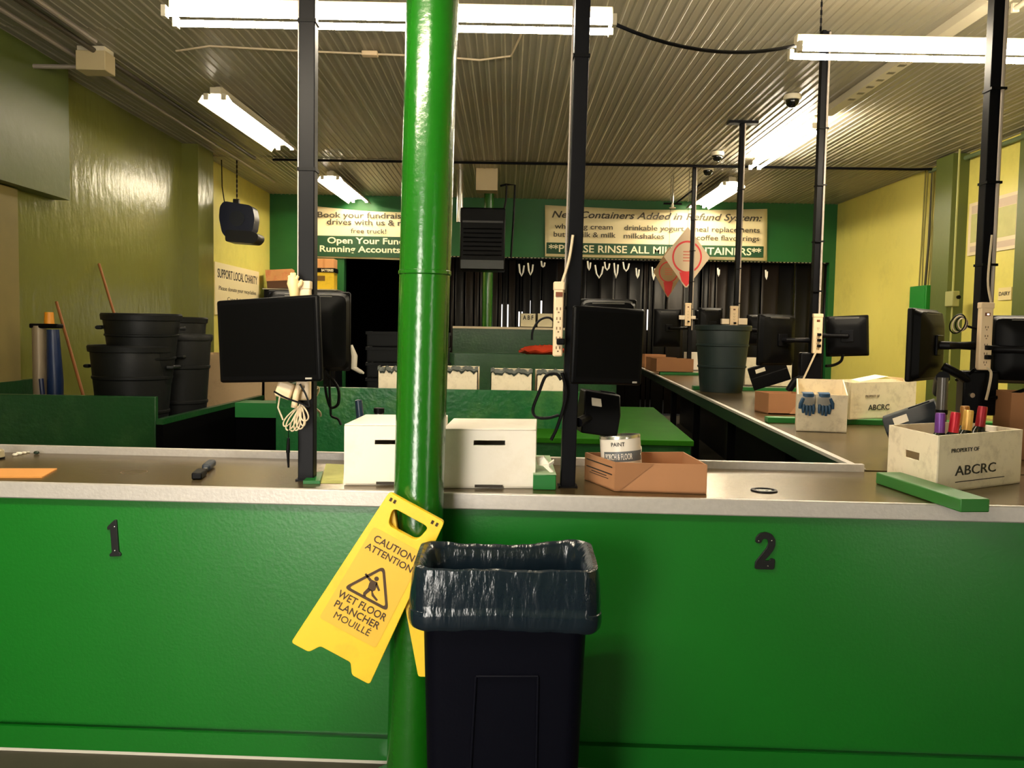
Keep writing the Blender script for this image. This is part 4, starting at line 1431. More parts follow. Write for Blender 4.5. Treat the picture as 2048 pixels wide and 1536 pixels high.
a = at(1345, 410, 13.4)
t = thing('sprinkler_head', 'small pale sprinkler fitting on pipes under the ceiling by the wide banner', 'sprinkler', a)
MB().tube([(0, 0, 0), (0, 0, ZC - a.z)], .014, 8).build('drop_pipe', STEEL, t)
MB().tube([(-.14, 0, .02), (.14, 0, .02)], .016, 8).build('cross_pipe', BLACK, t)
MB().tube([at(1350, 408, 13.4), at(1404, 366, 13.4)], .014, 8).build('slanting_pipe', BLACK, t, world=True)
MB().lathe([(.02, -.06), (.05, -.05), (.05, -.04), (.02, -.03), (.02, .03)], n=14).build('head', FIXTURE, t)

# red ring diamond cards
for lab, px_, py_, hw, hh_, Y, tone in (('larger diamond card with a red ring hanging behind the farthest pole', 1374, 514, 46, 60, 13.0, (206, 184, 156)), ('smaller diamond card with a red ring, partly behind the larger one', 1337, 544, 30, 50, 13.6, (168, 140, 104))):
    a = at(px_, py_, Y)
    s_ = Y / FPX
    t = thing('hanging_card', lab, 'sign', a, group='red ring cards')
    mw = Matrix.Rotation(R(90), 4, 'X')
    sheet('card', [[(0, hh_ * s_), (hw * s_, 0), (hw * .05 * s_, -hh_ * s_), (-hw * .05 * s_, -hh_ * s_), (-hw * s_, 0)]], .008, mat('card_%d' % tone[0], tone, .6), t, mw)
    rg = [[(r_ * s_ * math.cos(k * math.pi / 20) * .92, -.0055, r_ * s_ * math.sin(k * math.pi / 20)) for k in range(40)] for r_ in (hw * .70, hw * .62)]
    MB().rings(rg).build('red_ring', REDP, t)
    MB().add([(-.32 * hw * s_, -.0056, -hw * .66 * s_), (.32 * hw * s_, -.0056, -hw * .66 * s_), (.2 * hw * s_, -.0056, -hh_ * .80 * s_), (0, -.0056, -hh_ * .98 * s_), (-.2 * hw * s_, -.0056, -hh_ * .80 * s_)], [(0, 4, 3, 2, 1)]).build('red_ribbon', REDP, t)
    ln = MB()
    for k in range(4):
        ln.box(-.06, .06, -.0062, -.0052, (.2 - .13 * k) * hw * s_, (.25 - .13 * k) * hw * s_)
    ln.build('faded_lines', mat('faded_red', (196, 110, 90), .6), t)
    MB().cyl((0, 0, hh_ * s_), (0, 0, ZC - a.z), .003, n=5).build('string', BLACK, t)

# cabinet in the back left corner, and what stands on it
yk = 15.2
x0, x1 = at(528, 600, yk).x, at(672, 600, yk).x
zk = at(600, 580, yk).z
t = thing('storage_cabinet', 'tall dark cabinet in the back left corner behind the left monitors', 'cabinet', ((x0 + x1) / 2, yk, 0))
w_ = (x1 - x0) / 2
MB().box(-w_, w_, 0, .6, 0, zk).build('case', BLACKPL, t)
for s_ in (-1, 1):
    dd = MB().box(min(0, s_ * w_) + .01, max(0, s_ * w_) - .01, -.02, 0, .05, zk - .03).build('door', BLACK, t)
    MB().box(s_ * .06 - .01, s_ * .06 + .01, -.045, -.02, zk * .5, zk * .5 + .15).build('handle', STEEL, dd)
MB().box(-w_ - .02, w_ + .02, -.03, .6, zk, zk + .02).build('cabinet_edge', mat('silver_edge', (170, 165, 155), .3, metal=.5), t)
zk += .021
a0, a1 = at(535, 578, yk + .1), at(585, 536, yk + .1)
t = thing('printed_carton', 'printed red and cream carton on the tall cabinet at the back left', 'box', ((a0.x + a1.x) / 2, yk + .1, zk + .012), rot=(0, R(-4), R(6)))
hw_ = (a1.x - a0.x) / 2
MB().box(-hw_, hw_, 0, .3, 0, .17).build('base', mat('dark_carton', (84, 54, 34), .7), t)
MB().box(-hw_ - .01, hw_ + .01, -.01, .31, .13, a1.z - zk - .04).build('lid', mat('printed_lid', (206, 148, 96), .6, var=.2, stain=(190, 70, 50), stain_amt=.9, stain_scale=5), t)
a0, a1 = at(628, 578, yk + .1), at(668, 545, yk + .1)
t = thing('yellow_carton', 'yellow carton with a black top on the tall cabinet', 'box', ((a0.x + a1.x) / 2, yk + .1, zk))
hw_ = (a1.x - a0.x) / 2
MB().box(-hw_, hw_, 0, .3, 0, a1.z - zk).build('body', mat('yellow_card', (226, 190, 40), .5, stain=(150, 110, 30), stain_amt=.5, stain_scale=6), t)
MB().box(-hw_ * .9, hw_ * .1, -.004, .001, (a1.z - zk) * .5, (a1.z - zk) * .8).build('brown_patch', mat('brown_print', (110, 80, 20), .6), t)
z2 = at(640, 536, yk + .1).z - zk
MB().box(-hw_ * 1.05, hw_ * 1.1, -.01, .31, a1.z - zk, z2).build('black_top', BLACKPL, t)
text('BATTERIES', Matrix.Translation((hw_ * .35, -.012, (z2 + a1.z - zk) / 2)) @ Matrix.Rotation(R(90), 4, 'X'), hw_ * 1.2, .04, WPR, t, bold=.03)
z3 = at(640, 517, yk + .1).z - zk
t = thing('cardboard_carton', 'plain tan carton on top of the yellow one at the back left', 'box', ((a0.x + a1.x) / 2, yk + .1, zk + z2))
MB().box(-hw_, hw_, 0, .3, 0, z3 - z2).build('body', mat('tan_card', (204, 146, 92), .7), t, bevel=.004)
MB().box(-.02, .02, -.002, .302, 0, z3 - z2 + .002).build('tape', mat('tape', (190, 130, 76), .4), t)

# left wall: hanging blower and charity sign
yv = 12.8
a = at(480, 446, yv)
s_ = yv / FPX
t = thing('air_blower', 'dark blue air blower hanging on a chain by the left wall', 'blower', a)
rg = []
prof = [(-36, 8), (-34, 30), (-26, 40), (24, 33), (30, 28), (34, 8), (30, -18), (-18, -34), (-30, -22)]
body = rounded([(x_ * s_, z_ * s_) for x_, z_ in prof], .05, 4)
BLU = mat('navy_blower', (18, 26, 54), .45)
sheet('scroll_housing', [body], .26, BLU, t, Matrix.Rotation(R(90), 4, 'X'))
sheet('outlet', [rounded([(x_ * s_, z_ * s_) for x_, z_ in ((-22, -16), (30, -18), (42, -24), (42, -33), (34, -42), (-22, -39))], .04, 4)], .34, mat('blower_black', (8, 8, 14), .5), t, Matrix.Rotation(R(90), 4, 'X'))
MB().cyl((0, -.135, .05), (0, -.15, .05), .11, n=24).build('intake_ring', mat('blower_grille', (24, 30, 44), .5), t)
MB().obox((-7 * s_, 0, 40 * s_), (.09, .06, .1)).build('carry_handle', mat('blower_black', (8, 8, 14), .5), t, bevel=.01)
ch = MB()
z = 46 * s_
k = 0
while z < ZC - a.z - .02:
    ch.obox((-6 * s_, 0, z + .02), (.02 if k % 2 else .006, .006 if k % 2 else .02, .045))
    z += .035
    k += 1
ch.build('chain', BLACK, t)
MB().tube([(-30 * s_, 0, 36 * s_), (-35 * s_, 0, 70 * s_), (-36 * s_, 0, ZC - a.z - .01)], .008, 6).build('cord', BLACK, t)

XS = XL + .022


def wallsign(name, label, cat, X, tl, tr, bl, group=None, m_=None, th=.012):
    """flat sheet on a side wall: corners given where they are seen"""
    p_tl, p_tr, p_bl = onx(*tl, X), onx(*tr, X), onx(*bl, X)
    zt_, zb_ = p_tl.z, p_bl.z
    ya, yb2 = p_tl.y, p_tr.y
    t_ = thing(name, label, cat, (X, (ya + yb2) / 2, zb_), group=group)
    L_ = abs(yb2 - ya)
    s_ = -1 if X > 0 else 1
    MB().box(-th / 2, th / 2, -L_ / 2, L_ / 2, 0, zt_ - zb_).build('sheet', m_ or BANNER, t_)
    xd = (0, 1, 0) if X < 0 else (0, -1, 0)
    return t_, L_, zt_ - zb_, lambda y_, z_, off=.008: frame((s_ * off, (1 if X < 0 else -1) * y_, z_), xd, (0, 0, 1))


t, L, H, fm_ = wallsign('charity_sign', 'cream charity sign on the left wall beside the dark monitor', 'sign', XS, (429, 523), (517, 541), (429, 629))
text('SUPPORT LOCAL CHARITY', fm_(0, H * .80), L * .9, H * .17, INK, t, bold=.01)
text('Please donate your recyclables', fm_(0, H * .52), L * .85, H * .08, BK, t)
text('Cans & bottles', fm_(0, H * .32), L * .5, H * .08, BK, t)

# right wall: posters, small sign, electrical boxes, cords
t, L, H, fm_ = wallsign('notice_poster', 'white framed double notice poster high on the right wall', 'poster', XR - .012, (1940, 408), (2042, 390), (1936, 512), m_=mat('poster_white', (232, 214, 178), .5))
PG = mat('poster_green', (192, 188, 122), .5, var=.18, vscale=7)
PV = mat('poster_mauve', (206, 184, 160), .5)
for s_ in (-1, 1):
    q = MB()
    yy = s_ * L * .25
    MB().box(-.009, -.006, yy - L * .19, yy + L * .19, H * .24, H * .78).build('picture_panel', PG, t)
    MB().box(-.009, -.006, yy - L * .19, yy + L * .19, H * .79, H * .94).build('title_bar', PV, t)
    MB().box(-.009, -.006, yy - L * .19, yy + L * .19, H * .06, H * .17).build('caption_bar', PV, t)
t, L, H, fm_ = wallsign('small_sign', 'small square white lettered sign on the right wall', 'sign', XR - .01, (1998, 576), (2024, 573), (1997, 601), m_=mat('small_sign_cream', (226, 208, 150), .6))
text('DAIRY', fm_(0, H * .52), L * .86, H * .3, BK, t, bold=.02)
xb = XR - .17
p0, p1 = onx(1853, 570, xb), onx(1820, 570, xb)
z0, z1 = onx(1853, 642, xb).z, p0.z
t = thing('electrical_panel', 'bright green electrical box on the right wall', 'electrical box', (XR, (p0.y + p1.y) / 2, z0))
hw_ = abs(p1.y - p0.y) / 2
MB().box(-.17, 0, -hw_, hw_, 0, z1 - z0).build('case', mat('panel_green', (24, 122, 36), .4), t, bevel=.006)
MB().box(-.175, -.17, -hw_ + .03, hw_ - .03, .03, z1 - z0 - .03).build('door', MATS['panel_green'], t)
for i, (px_, lb) in enumerate(((1828, 'farthest'), (1841, 'second'), (1853, 'third'), (1862, 'fourth'), (1872, 'nearest'))):
    b_ = onx(1820 + (px_ - 1820) * .8, 567, XR - .08)
    yy = p1.y + (p0.y - p1.y) * (.1 + .18 * i)
    pipe('wall_cable', '%s of the cords dropping from the ceiling into the green electrical box' % lb, 'cord', [(XR - .06, yy, z1 - .01), (XR - .05, yy + .04 * math.sin(i * 2), z1 + .6), (XR - .04, yy + .1 * math.sin(i * 3), ZC - .02)], (.012, .012, .018, .012, .02)[i], mat('olive_cord', (120, 112, 48), .6) if i != 2 else mat('dark_cord', (50, 46, 20), .6), group='wall cords')
a = onx(1908, 598, XR - .24)
t = thing('meter_box', 'small grey switch box with a black knob on the right wall pilaster', 'electrical box', (XR - .22, a.y, a.z - .1))
MB().box(-.09, 0, -.1, .1, 0, .2).build('case', mat('grey_olive_box', (150, 150, 92), .5), t, bevel=.01)
MB().cyl((-.02, -.1, .12), (-.02, -.125, .12), .025, n=14).build('knob', BLACKPL, t)
MB().cyl((-.04, 0, .2), (-.04, 0, ZC - a.z + .1), .014, n=8).build('conduit', mat('olive_conduit', (160, 160, 90), .5), t)
MB().cyl((-.04, 0, 0), (-.04, 0, -1.0), .012, n=8).build('lower_conduit', MATS['olive_conduit'], t)
pipe('wall_pipe', 'grey green pipe along the top of the right wall', 'pipe', [(XR - .06, 12.4, ZC - .06), (XR - .06, 9.0, ZC - .07), (XR - .06, 5.0, ZC - .07)], .03, mat('grey_green_pipe', (96, 112, 76), .5))

# ------------------------------------------------------------------ small things on the front counter
a, b, c_, d_ = onz(-60, 937, ZT + .004), onz(114, 937, ZT + .004), onz(84, 954, ZT + .004), onz(-60, 954, ZT + .004)
tag(MB().prism([(q.x, q.y) for q in (a, b, c_, d_)], ZT + .0005, ZT + .005).build('cardboard_sheet', ORANGE_CARD), 'flat tan cardboard sheet lying at the left end of the front counter', 'cardboard')
p0, p1 = onz(393, 952, ZT + .015), onz(424, 926, ZT + .015)
d = (p1 - p0)
ang = math.atan2(d.y, d.x)
t = thing('utility_knife', 'black and silver box cutter lying on the front counter at left', 'knife', (p0.x, p0.y, ZT), ang)
L = d.length
MB().box(0, L * .35, -.018, .018, .002, .026).build('head', BLACKPL, t, bevel=.004)
MB().box(L * .3, L * .62, -.007, .007, .006, .018).build('silver_shank', STEEL, t, bevel=.002)
MB().box(L * .58, L, -.016, .016, .004, .03).build('grip', mat('slate_grip', (34, 44, 56), .5), t, bevel=.008)
rnd = random.Random(5)
for i, (px_, py_, s_) in enumerate(((30, 912, .012), (38, 910, .014), (48, 908, .011), (56, 906, .008))):
    a = onz(px_, py_, ZT)
    tag(MB().ball((a.x, a.y, ZT + s_ * .5), (s_, s_ * .8, s_ * .55), 8).build('paper_crumb', mat('crumb_white', (220, 214, 196), .8)), '%s of four white paper crumbs along the back lip at the left' % ('leftmost', 'second from left', 'third from left', 'rightmost')[i], 'paper scrap', 'white paper crumbs')
a = onz(73, 909, ZT)
tag(MB().ball((a.x, a.y, ZT + .008), (.012, .012, .008), 10).build('plastic_stopper', mat('dark_green_cap', (24, 40, 26), .4)), 'small dark green stopper beside the white crumbs', 'stopper')
a = onz(2, 918, ZT)
t = thing('glass_jar', 'pale jar bottom cut by the left edge on the front counter', 'jar', (a.x - .02, a.y, ZT))
MB().lathe([(.03, .0), (.032, .012), (.03, .035), (.024, .04)], n=18).build('body', mat('pale_jar', (150, 140, 112), .3), t)
MB().lathe([(.033, .0), (.033, .008), (.03, .009)], n=18).build('base_ring', BLACKPL, t)
# small green dividers by the two poles, yellow-green paper
for lab, xa, xb, ya, yb2, mm_ in (('small green divider board with a white line beside the middle pole', 1066, 1112, 980, 938, mat('divider_green', (20, 104, 40), .4)), ):
    p0, p1, p2, p3 = onz(xa, ya, ZT), onz(xb, ya + 1, ZT), onz(xb, yb2, ZT), onz(xa, yb2, ZT)
    t = thing('divider_board', lab, 'divider', ((p0.x + p1.x) / 2, (p0.y + p3.y) / 2, ZT), group='green divider boards')
    hw_, hd_ = (p1.x - p0.x) / 2, (p3.y - p0.y) / 2
    MB().box(-hw_, hw_, -hd_, hd_, 0.0005, .055).build('board', MATS['divider_green'], t, bevel=.003)
    MB().box(-hw_, hw_, -hd_ - .0005, hd_, .055, .057).build('white_line', mat('pale_green_edge', (150, 176, 140), .5), t)
p0, p1, p2, p3 = onz(606, 966, ZT + .004), onz(640, 966, ZT + .004), onz(646, 946, ZT + .004), onz(622, 951, ZT + .004)
tag(MB().prism([(q.x, q.y) for q in (p0, p1, p2, p3)], ZT + .0005, ZT + .012).build('divider_board', MATS['divider_green']), 'green divider corner at the foot of the left pole', 'divider', 'green divider boards')
p0, p1, p2, p3 = onz(641, 967, ZT), onz(686, 967, ZT), onz(688, 930, ZT), onz(652, 928, ZT)
tag(MB().prism([(q.x, q.y) for q in (p0, p1, p2, p3)], ZT + .0005, ZT + .002).build('paper_sheet', mat('yellow_green_paper', (186, 186, 106), .7, stain=(150, 150, 80), stain_amt=.5, stain_scale=20)), 'yellow green paper sheet between the left pole and the white box', 'paper')
a = onz(1088, 940, ZT + .06)
sc = MB()
pp = [at(1071, 917, a.y), at(1088, 914, a.y), at(1098, 928, a.y - .02), at(1108, 921, a.y), at(1108, 926, a.y), at(1098, 934, a.y - .02), at(1107, 944, a.y - .03), at(1100, 945, a.y - .03), at(1086, 932, a.y - .02), at(1075, 930, a.y)]
q = [p_ + Vector((0, .012, .004)) for p_ in pp]
sc.add(pp + q, [tuple(range(10)), tuple(range(19, 9, -1))] + [(i, (i + 1) % 10, 10 + (i + 1) % 10, 10 + i) for i in range(10)])
tag(sc.build('paper_scrap', mat('white_paper', (232, 226, 212), .8), smooth=False), 'crumpled white paper scrap on the small green divider by the middle pole', 'paper scrap')
# cords at the left pole
yl = pA.y - .06
t = thing('cable_coil', 'coiled white cable tied on the left pole below the dark monitor', 'cable', (pA.x, yl, ZT + .2))
rnd = random.Random(21)
for k, (tx_, ty_) in enumerate(((568, 852), (574, 860), (583, 862), (592, 861), (600, 858), (607, 852), (611, 842))):
    ax_, ay_ = 602 + rnd.uniform(-3, 3), 810 + rnd.uniform(-2, 3)
    dx_, dy_ = tx_ - ax_, ty_ - ay_
    n_ = math.hypot(dx_, dy_)
    qx, qy = -dy_ / n_, dx_ / n_
    wd = rnd.uniform(5.5, 9)
    loop = []
    for j in range(25):
        g = 2 * math.pi * j / 24
        q = .5 - .5 * math.cos(g)
        sd = math.sin(g) * wd * (.35 + .9 * q)
        loop.append(at(ax_ + dx_ * q + qx * sd, ay_ + dy_ * q + qy * sd, yl - .004 * k + .006 * math.sin(g)))
    MB().tube(loop, .0027, 6).build('loop', CREAMCABLE, t, world=True)
MB().tube([at(598, 770, yl), at(592, 790, yl), at(588, 815, yl)], .011, 10).build('wrapped_end', CREAM, t, world=True)
t = thing('cream_adapter', 'cream plastic adapter hanging under the dark left monitor', 'adapter', at(572, 795, yl + .02))
MB().obox(at(570, 780, yl + .02), (.06, .03, .06), (0, R(18), 0)).build('case', CREAM, t, world=True, bevel=.008)
MB().tube([at(560, 790, yl), at(556, 815, yl), at(566, 840, yl)], .003, 6).build('cord', CREAMCABLE, t, world=True)
cable('black cord slung across the white coil below the left monitor', [at(548, 783, yl - .03), at(570, 795, yl - .035), at(600, 806, yl - .035), at(618, 813, yl - .035), at(612, 790, yl - .035), at(600, 768, yl - .03)], .0035)
cable('looped black cord on the right side of the left pole', [at(650, 732, 3.43), at(655, 750, 3.42), at(666, 760, 3.42), at(677, 780, 3.42), at(676, 808, 3.42), at(662, 815, 3.42), at(654, 795, 3.42), at(650, 770, 3.42)], .006)
cable('black cord end hanging right of the left pole', [at(658, 736, 3.44), at(659, 780, 3.43), at(661, 815, 3.42), at(663, 832, 3.42), at(676, 838, 3.42), at(682, 850, 3.42)], .005)
cable('white loop hanging between cords behind the left pole', [at(624, 800, 3.17), at(634, 775, 3.2), at(637, 782, 3.21), at(626, 808, 3.18), at(640, 825, 3.2), at(641, 833, 3.2)], .004, CREAMCABLE)
MBp = thing('marker_pen', 'thin black pen hanging on a string under the white cable coil', 'pen', at(577, 935, yl - .02))
MB().cyl(at(577, 935, yl - .02), at(576, 905, yl - .02), .0035, .006, n=10).build('tip', BLACKPL, MBp, world=True)
MB().cyl(at(576, 905, yl - .02), at(577, 876, yl - .02), .0075, .005, n=10).build('barrel', BLACKPL, MBp, world=True)
MB().cyl(at(577, 876, yl - .02), at(577, 850, yl - .02), .0015, n=5).build('string', BLACKPL, MBp, world=True)
# pale glove on the left pole
a = at(588, 590, pA.y - .045)
t = thing('rubber_glove', 'pale rubber glove stuck up above the left dark monitor', 'glove', a)
gm = MB().tube([at(589, 598, a.y), at(588, 578, a.y), at(586, 566, a.y), at(585, 556, a.y)], [.014, .019, .022, .016], 12)
gm.build('palm', mat('pale_rubber', (230, 202, 150), .5), t, world=True)
for k, (fx, fy) in enumerate(((578, 552), (583, 546), (589, 546), (596, 552))):
    MB().tube([at(583 + k * 2.2, 562, a.y), at((583 + k * 2.2 + fx) / 2, (562 + fy) / 2, a.y - .004), at(fx, fy, a.y)], [.008, .0075, .005], 8).build('finger', MATS['pale_rubber'], t, world=True)
MB().tube([at(594, 575, a.y), at(601, 568, a.y - .004), at(603, 560, a.y)], [.009, .008, .005], 8).build('thumb', MATS['pale_rubber'], t, world=True)
# cords at the middle pole
ym = pB.y - .02
cable('big loop of black cord left of the middle pole', [at(1122, 760, ym), at(1112, 748, ym), at(1092, 752, ym), at(1078, 785, ym), at(1066, 818, ym), at(1072, 834, ym), at(1095, 836, ym), at(1118, 830, ym)], .0055)
cable('short black cord beside the middle pole above the loop', [at(1118, 655, ym), at(1100, 636, ym), at(1080, 640, ym), at(1066, 660, ym), at(1064, 680, ym)], .004)
cable('black cord running down the middle pole to the counter', [at(1124, 745, ym - .01), at(1132, 790, ym), at(1116, 850, ym), at(1102, 880, ym)], .006)
# cords at the side counter poles
cable('black cord hanging below the monitor right of the gloves pole', [at(1686, 708, 7.05), at(1682, 722, 7.05), at(1668, 730, 7.05), at(1652, 732, 7.0)], .012)
cable('black cord swinging right from the nearest side counter pole', [at(1912, 760, 4.3), at(1932, 752, 4.25), at(1950, 738, 4.2)], .008)
cable('black cord reaching from the nearest pole to the right edge', [at(1978, 797, 4.2), at(2010, 792, 4.2), at(2060, 776, 4.2)], .009)
cable('thin pale cord under the nearest power strip', [at(1972, 735, 4.19), at(1982, 745, 4.19), at(1978, 775, 4.19), at(1972, 800, 4.19)], .007, CREAMCABLE)
a = at(1926, 648, 4.26)
t = thing('cable_coil', 'small coil of pale and black cord hung on the nearest side counter pole', 'cable', a)
for k in range(4):
    rr_, ph_ = .024 + .005 * k, .5 * k
    MB().tube([(-.012 * k + rr_ * math.cos(g), -.006 * k, rr_ * 1.2 * math.sin(g + .2 * ph_)) for g in [2 * math.pi * j / 20 for j in range(21)]], .0035, 6).build('loop', BLACKPL if k % 2 else CREAMCABLE, t)
MB().tube([(.02, 0, -.01), (PX['p1'].x - a.x, .01, -.03)], .006, 6).build('tie', BLACKPL, t)
a = at(1950, 790, 4.25)
t = thing('mount_bracket', 'black clamp bracket low on the nearest side counter pole', 'bracket', (PX['p1'].x, 4.28, at(1950, 830, 4.25).z), group='pole mounting brackets')
MB().prism([(-.10, -.05), (.07, -.06), (.09, .05), (-.08, .06)], 0, at(1950, 742, 4.25).z - at(1950, 830, 4.25).z).build('clamp_body', BLACK, t, bevel=.01)
MB().tube([(-.05, -.02, .16), (-.13, -.06, .2), (-.2, -.04, .24)], .022, 10).build('arm', BLACK, t)
MB().cyl((-.06, -.065, .1), (-.06, -.05, .1), .012).build('bolt', STEEL, t)

p = PX['p2']
zb_ = at(1620, 775, 7.0).z
t = thing('mount_bracket', 'black clamp bracket low on the pole behind the blue gloves box', 'bracket', (p.x, 7.03, zb_), group='pole mounting brackets')
MB().prism([(-.12, -.06), (.06, -.06), (.07, .06), (-.10, .06)], 0, at(1620, 705, 7.0).z - zb_).build('clamp_body', BLACK, t, bevel=.012)
MB().tube([(-.05, -.03, .1), (-.16, -.05, .05), (-.2, -.03, -.03)], .03, 10).build('arm', BLACK, t)

# ------------------------------------------------------------------ wet floor signs
YSG = 2.715
tm = at(834, 1014, YSG)
TH = R(28.0)
ed = Vector((-math.sin(TH), 0, -math.cos(TH)))
er = Vector((math.cos(TH), 0, -math.sin(TH)))
t = thing('wet_floor_sign', 'yellow wet floor caution sign hanging askew between the column and the bin', 'sign', tm)
mw = frame((0, 0, 0), er, -ed)
W0, W1, LS = .196, .282, .576


def hw(d_):
    return (W0 + (W1 - W0) * d_ / LS) / 2


outer = [(-W0 / 2, 0), (-W1 / 2, -LS), (-W1 / 2 + .062, -LS), (-W1 / 2 + .085, -LS + .035), (W1 / 2 - .085, -LS + .035), (W1 / 2 - .062, -LS), (W1 / 2, -LS), (W0 / 2, 0)]
hole = rounded([(-.068, -.034), (-.055, -.095), (.055, -.095), (.068, -.034)], .022, 5)
sheet('board', [rounded(outer, .009, 3), hole], .022, YELLOW, t, mw, bevel=.002)
front = mw @ Matrix.Translation((0, 0, .0135))
PAN = mat('worn_panel_yellow', (236, 190, 60), .5, var=.06, vscale=9)
sheet('print_panel', [rounded([(-hw(.115) + .016, -.118), (-hw(.465) + .03, -.462), (hw(.465) - .03, -.462), (hw(.115) - .016, -.118)], .012, 4)], .0012, PAN, t, front)
lf = front @ Matrix.Translation((0, 0, .0012))
for body, d_, w_, h_ in (('CAUTION', .148, .142, .0235), ('ATTENTION', .182, .166, .0215), ('WET FLOOR', .360, .172, .0245), ('PLANCHER', .394, .160, .0235), ('MOUILLÉ', .428, .128, .0225)):
    text(body, lf @ Matrix.Translation((.0, -d_, 0)), w_, h_, SIGNINK, t, bold=.0 if body[0] == 'M' else .012, depth=.001)
tri = [(0, -.212), (-.082, -.338), (.082, -.338)]
tri_i = [(0, -.228), (-.066, -.329), (.066, -.329)]
sheet('warning_triangle', [rounded(tri, .022, 6), rounded(tri_i, .012, 6)], .001, SIGNINK, t, lf)
man = MB()
hd_ = [(-.002 + .0075 * math.cos(k * math.pi / 8), -.262 + .0075 * math.sin(k * math.pi / 8)) for k in range(16)]
sheet('slipping_figure', [hd_], .001, SIGNINK, t, lf)
for pl in ([(-.014, -.272), (.006, -.271), (.012, -.296), (.006, -.306), (-.012, -.303), (-.016, -.285)], [(-.014, -.272), (-.040, -.262), (-.042, -.268), (-.016, -.281)], [(.004, -.271), (.026, -.290), (.022, -.295), (.004, -.281)],
           [(.006, -.304), (-.002, -.299), (.010, -.318), (.032, -.326), (.034, -.320), (.016, -.312)], [(-.012, -.300), (0, -.304), (-.008, -.324), (-.004, -.330), (-.014, -.331), (-.018, -.322)]):
    sheet('slipping_figure', [pl], .001, SIGNINK, t, lf)
mk = MB()
for sx in (-.084, -.070, .066, .082):
    mk.box(sx - .004, sx + .004, -.022, -.010, -.0005, .0008)
mk.apply(front).build('mould_mark', mat('dark_slot', (60, 44, 20), .7), t)
# its rear leaf hangs plumb behind, half hidden by the bin
ta, tb = er * (-W0 / 2), er * (W0 / 2)
xl2, zl2 = at(837, 1350, 2.74).x - tm.x, at(837, 1350, 2.74).z - tm.z
leaf = [(ta.x + .004, ta.z - .004), (xl2, zl2), (xl2 + .06, zl2), (xl2 + .085, zl2 + .03), (xl2 + .18, zl2 + .03), (xl2 + .2, zl2), (xl2 + .26, zl2), (er * (hw(.14) - .012) + ed * .14).xz, (tb.x - .004, tb.z - .006)]
lhole = [(er * a_ + ed * b_).xz for a_, b_ in ((-.074, .026), (-.062, .104), (.062, .104), (.074, .026))]
sheet('rear_board', [rounded(leaf, .008, 2), rounded(lhole, .02, 3)], .014, YELLOW, t, Matrix.Translation((0, .019, 0)) @ Matrix.Rotation(R(90), 4, 'X'))

# ------------------------------------------------------------------ navy bin with its bag
YB0, YB1 = 2.405, 2.68
xL, xR_ = at(840, 1250, YB0).x, at(1180, 1250, YB0).x
zRim = at(1010, 1146, YB0).z
bx, by = (xL + xR_) / 2, (YB0 + YB1) / 2
hx, hy = (xR_ - xL) / 2, (YB1 - YB0) / 2


def rrect(hx_, hy_, r_, z, n=8, wob=None):
    out = []
    for cx_, cy_, g0 in ((hx_ - r_, -hy_ + r_, -90), (hx_ - r_, hy_ - r_, 0), (-hx_ + r_, hy_ - r_, 90), (-hx_ + r_, -hy_ + r_, 180)):
        for k in range(n + 1):
            g = R(g0 + 90 * k / n)
            out.append((cx_ + r_ * math.cos(g), cy_ + r_ * math.sin(g), z))
    # fill the straight sides
    res = []
    for i in range(len(out)):
        a_, b_ = Vector(out[i]), Vector(out[(i + 1) % len(out)])
        L_ = (b_ - a_).length
        m_ = max(1, int(L_ / .018))
        for k in range(m_):
            res.append(a_.lerp(b_, k / m_))
    return res


t = thing('waste_bin', 'tall navy rectangular waste bin standing in front of the counter', 'bin', (bx, by, 0))
base_s = .875
Rg = []
for z, s_ in ((0, base_s), (.01, base_s + .01), (zRim - .09, .985), (zRim - .075, 1.03), (zRim - .012, 1.04), (zRim - .01, .97), (.03, base_s - .04)):
    Rg.append([Vector((p_.x * s_ / 1.0, p_.y * s_ / 1.0, z)) for p_ in rrect(hx, hy, .05, 0)])
MB().rings(Rg, (True, True)).build('body', NAVY, t)


def on_front(px_, py_):
    """bin front face point: the face leans, so solve depth against height"""
    Yq = YB0
    for _ in range(6):
        p_ = at(px_, py_, Yq)
        s_ = base_s + .01 + (.985 - base_s - .01) * max(0, min(1, p_.z / (zRim - .09)))
        Yq = by - hy * s_
    return p_


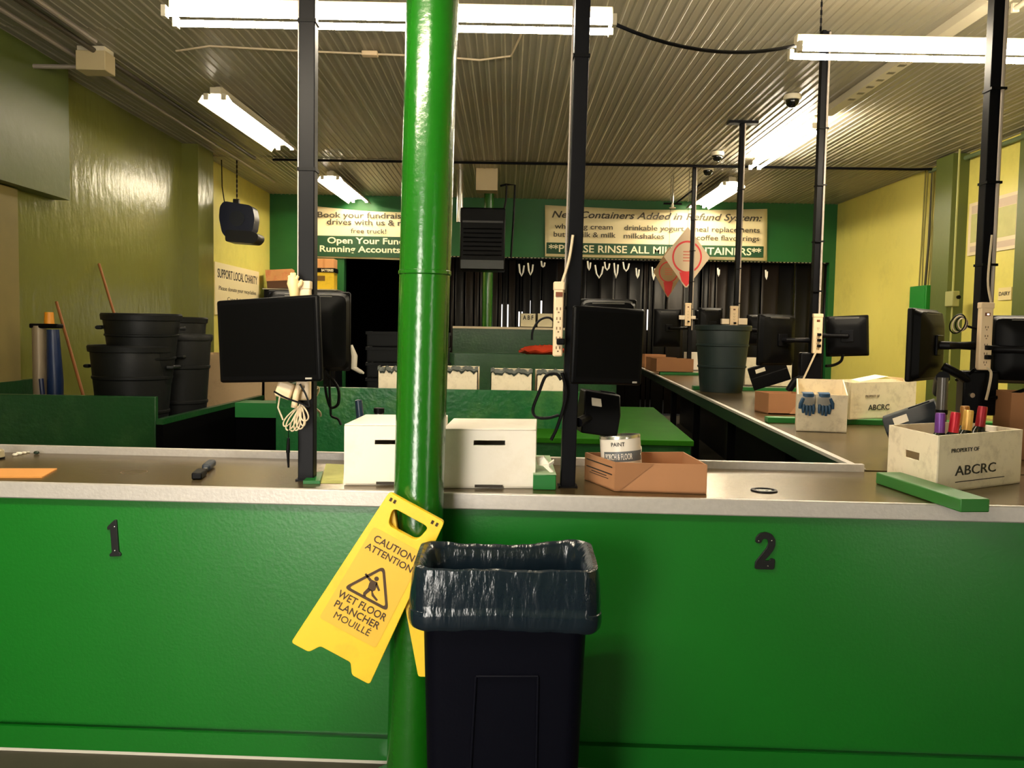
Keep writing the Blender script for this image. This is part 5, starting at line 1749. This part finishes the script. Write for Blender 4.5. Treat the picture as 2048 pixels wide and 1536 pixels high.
pa, pb = on_front(952, 1352), on_front(1076, 1352)
pc, pd = on_front(940, 1560), on_front(1072, 1560)
fr = MB()
off = Vector((0, -.003, 0))
for q0, q1 in ((pa, pb), (pa, pc), (pb, pd)):
    fr.tube([q0 + off, q1 + off], .004, 8)
fr.build('panel_ridge', NAVY, t, world=True)
for s_ in (-1, 1):
    MB().box(s_ * hx * .99 - .012, s_ * hx * .99 + .012, -.06, .06, zRim - .13, zRim - .10).build('side_grip', NAVY, t, bevel=.005)

# the bag: inside wall, rolled rim, overhang
rnd = random.Random(11)
ph = [rnd.uniform(0, 6.28) for _ in range(12)]
base = rrect(hx * 1.06, hy * 1.06, .055, 0)
N = len(base)


def rimz(p_):
    f_ = (p_.y / (hy * 1.06) + 1) / 2
    xq = p_.x / (hx * 1.06)
    back = .030 * (.35 + .65 * abs(xq) ** 1.5 + .25 * xq) - .012
    return zRim + .012 + f_ * back + .0015 * math.sin(31 * p_.x + ph[0]) + .0012 * math.sin(83 * p_.x + ph[5])


rows = [(-.36, .76, 0), (-.2, .82, .1), (-.08, .87, .2), (-.02, .90, .2), (-.004, .955, .15), (0.0, .985, .15), (-.004, 1.012, .15), (-.012, 1.02, .25), (-.03, 1.03, .6), (-.055, 1.04, .9), (-.08, 1.048, 1.0), (-.105, 1.052, .8), (-.125, 1.05, .4), (-.128, 1.062, .3), (-.14, 1.066, .3), (-.155, 1.064, .25), (-.17, 1.052, .2), (-.178, 1.03, .15), (-.182, 1.005, .1)]
Rg = []
for ri, (dz, s_, wa) in enumerate(rows):
    rg = []
    for k, p_ in enumerate(base):
        u_ = k / N * 2 * math.pi
        wv = wa * (.0022 * math.sin(11 * u_ + ph[1] + dz * 22) * math.sin(5 * u_ + ph[6]) + .0018 * math.sin(29 * u_ + ph[2] - dz * 30) * math.sin(3 * u_ + ph[7]) + .0012 * math.sin(71 * u_ + ph[3] + dz * 40))
        rad = Vector((p_.x, p_.y, 0)).normalized()
        sag = .008 * math.sin(2 * u_ + ph[4]) if ri > 11 else 0
        bul = 1.0
        sx_ = s_
        fx = .006 if ri > 5 else 0
        rg.append(Vector((p_.x * sx_, p_.y * (1 + (s_ - 1) * .9), rimz(p_) + dz + sag)) + rad * (wv + fx))
    Rg.append(rg)
o = MB().rings(Rg).build('trash_bag', BAG, None)
o.location = (bx, by, 0)
tag(o, 'shiny dark plastic bag folded over the rim of the navy bin', 'trash bag')
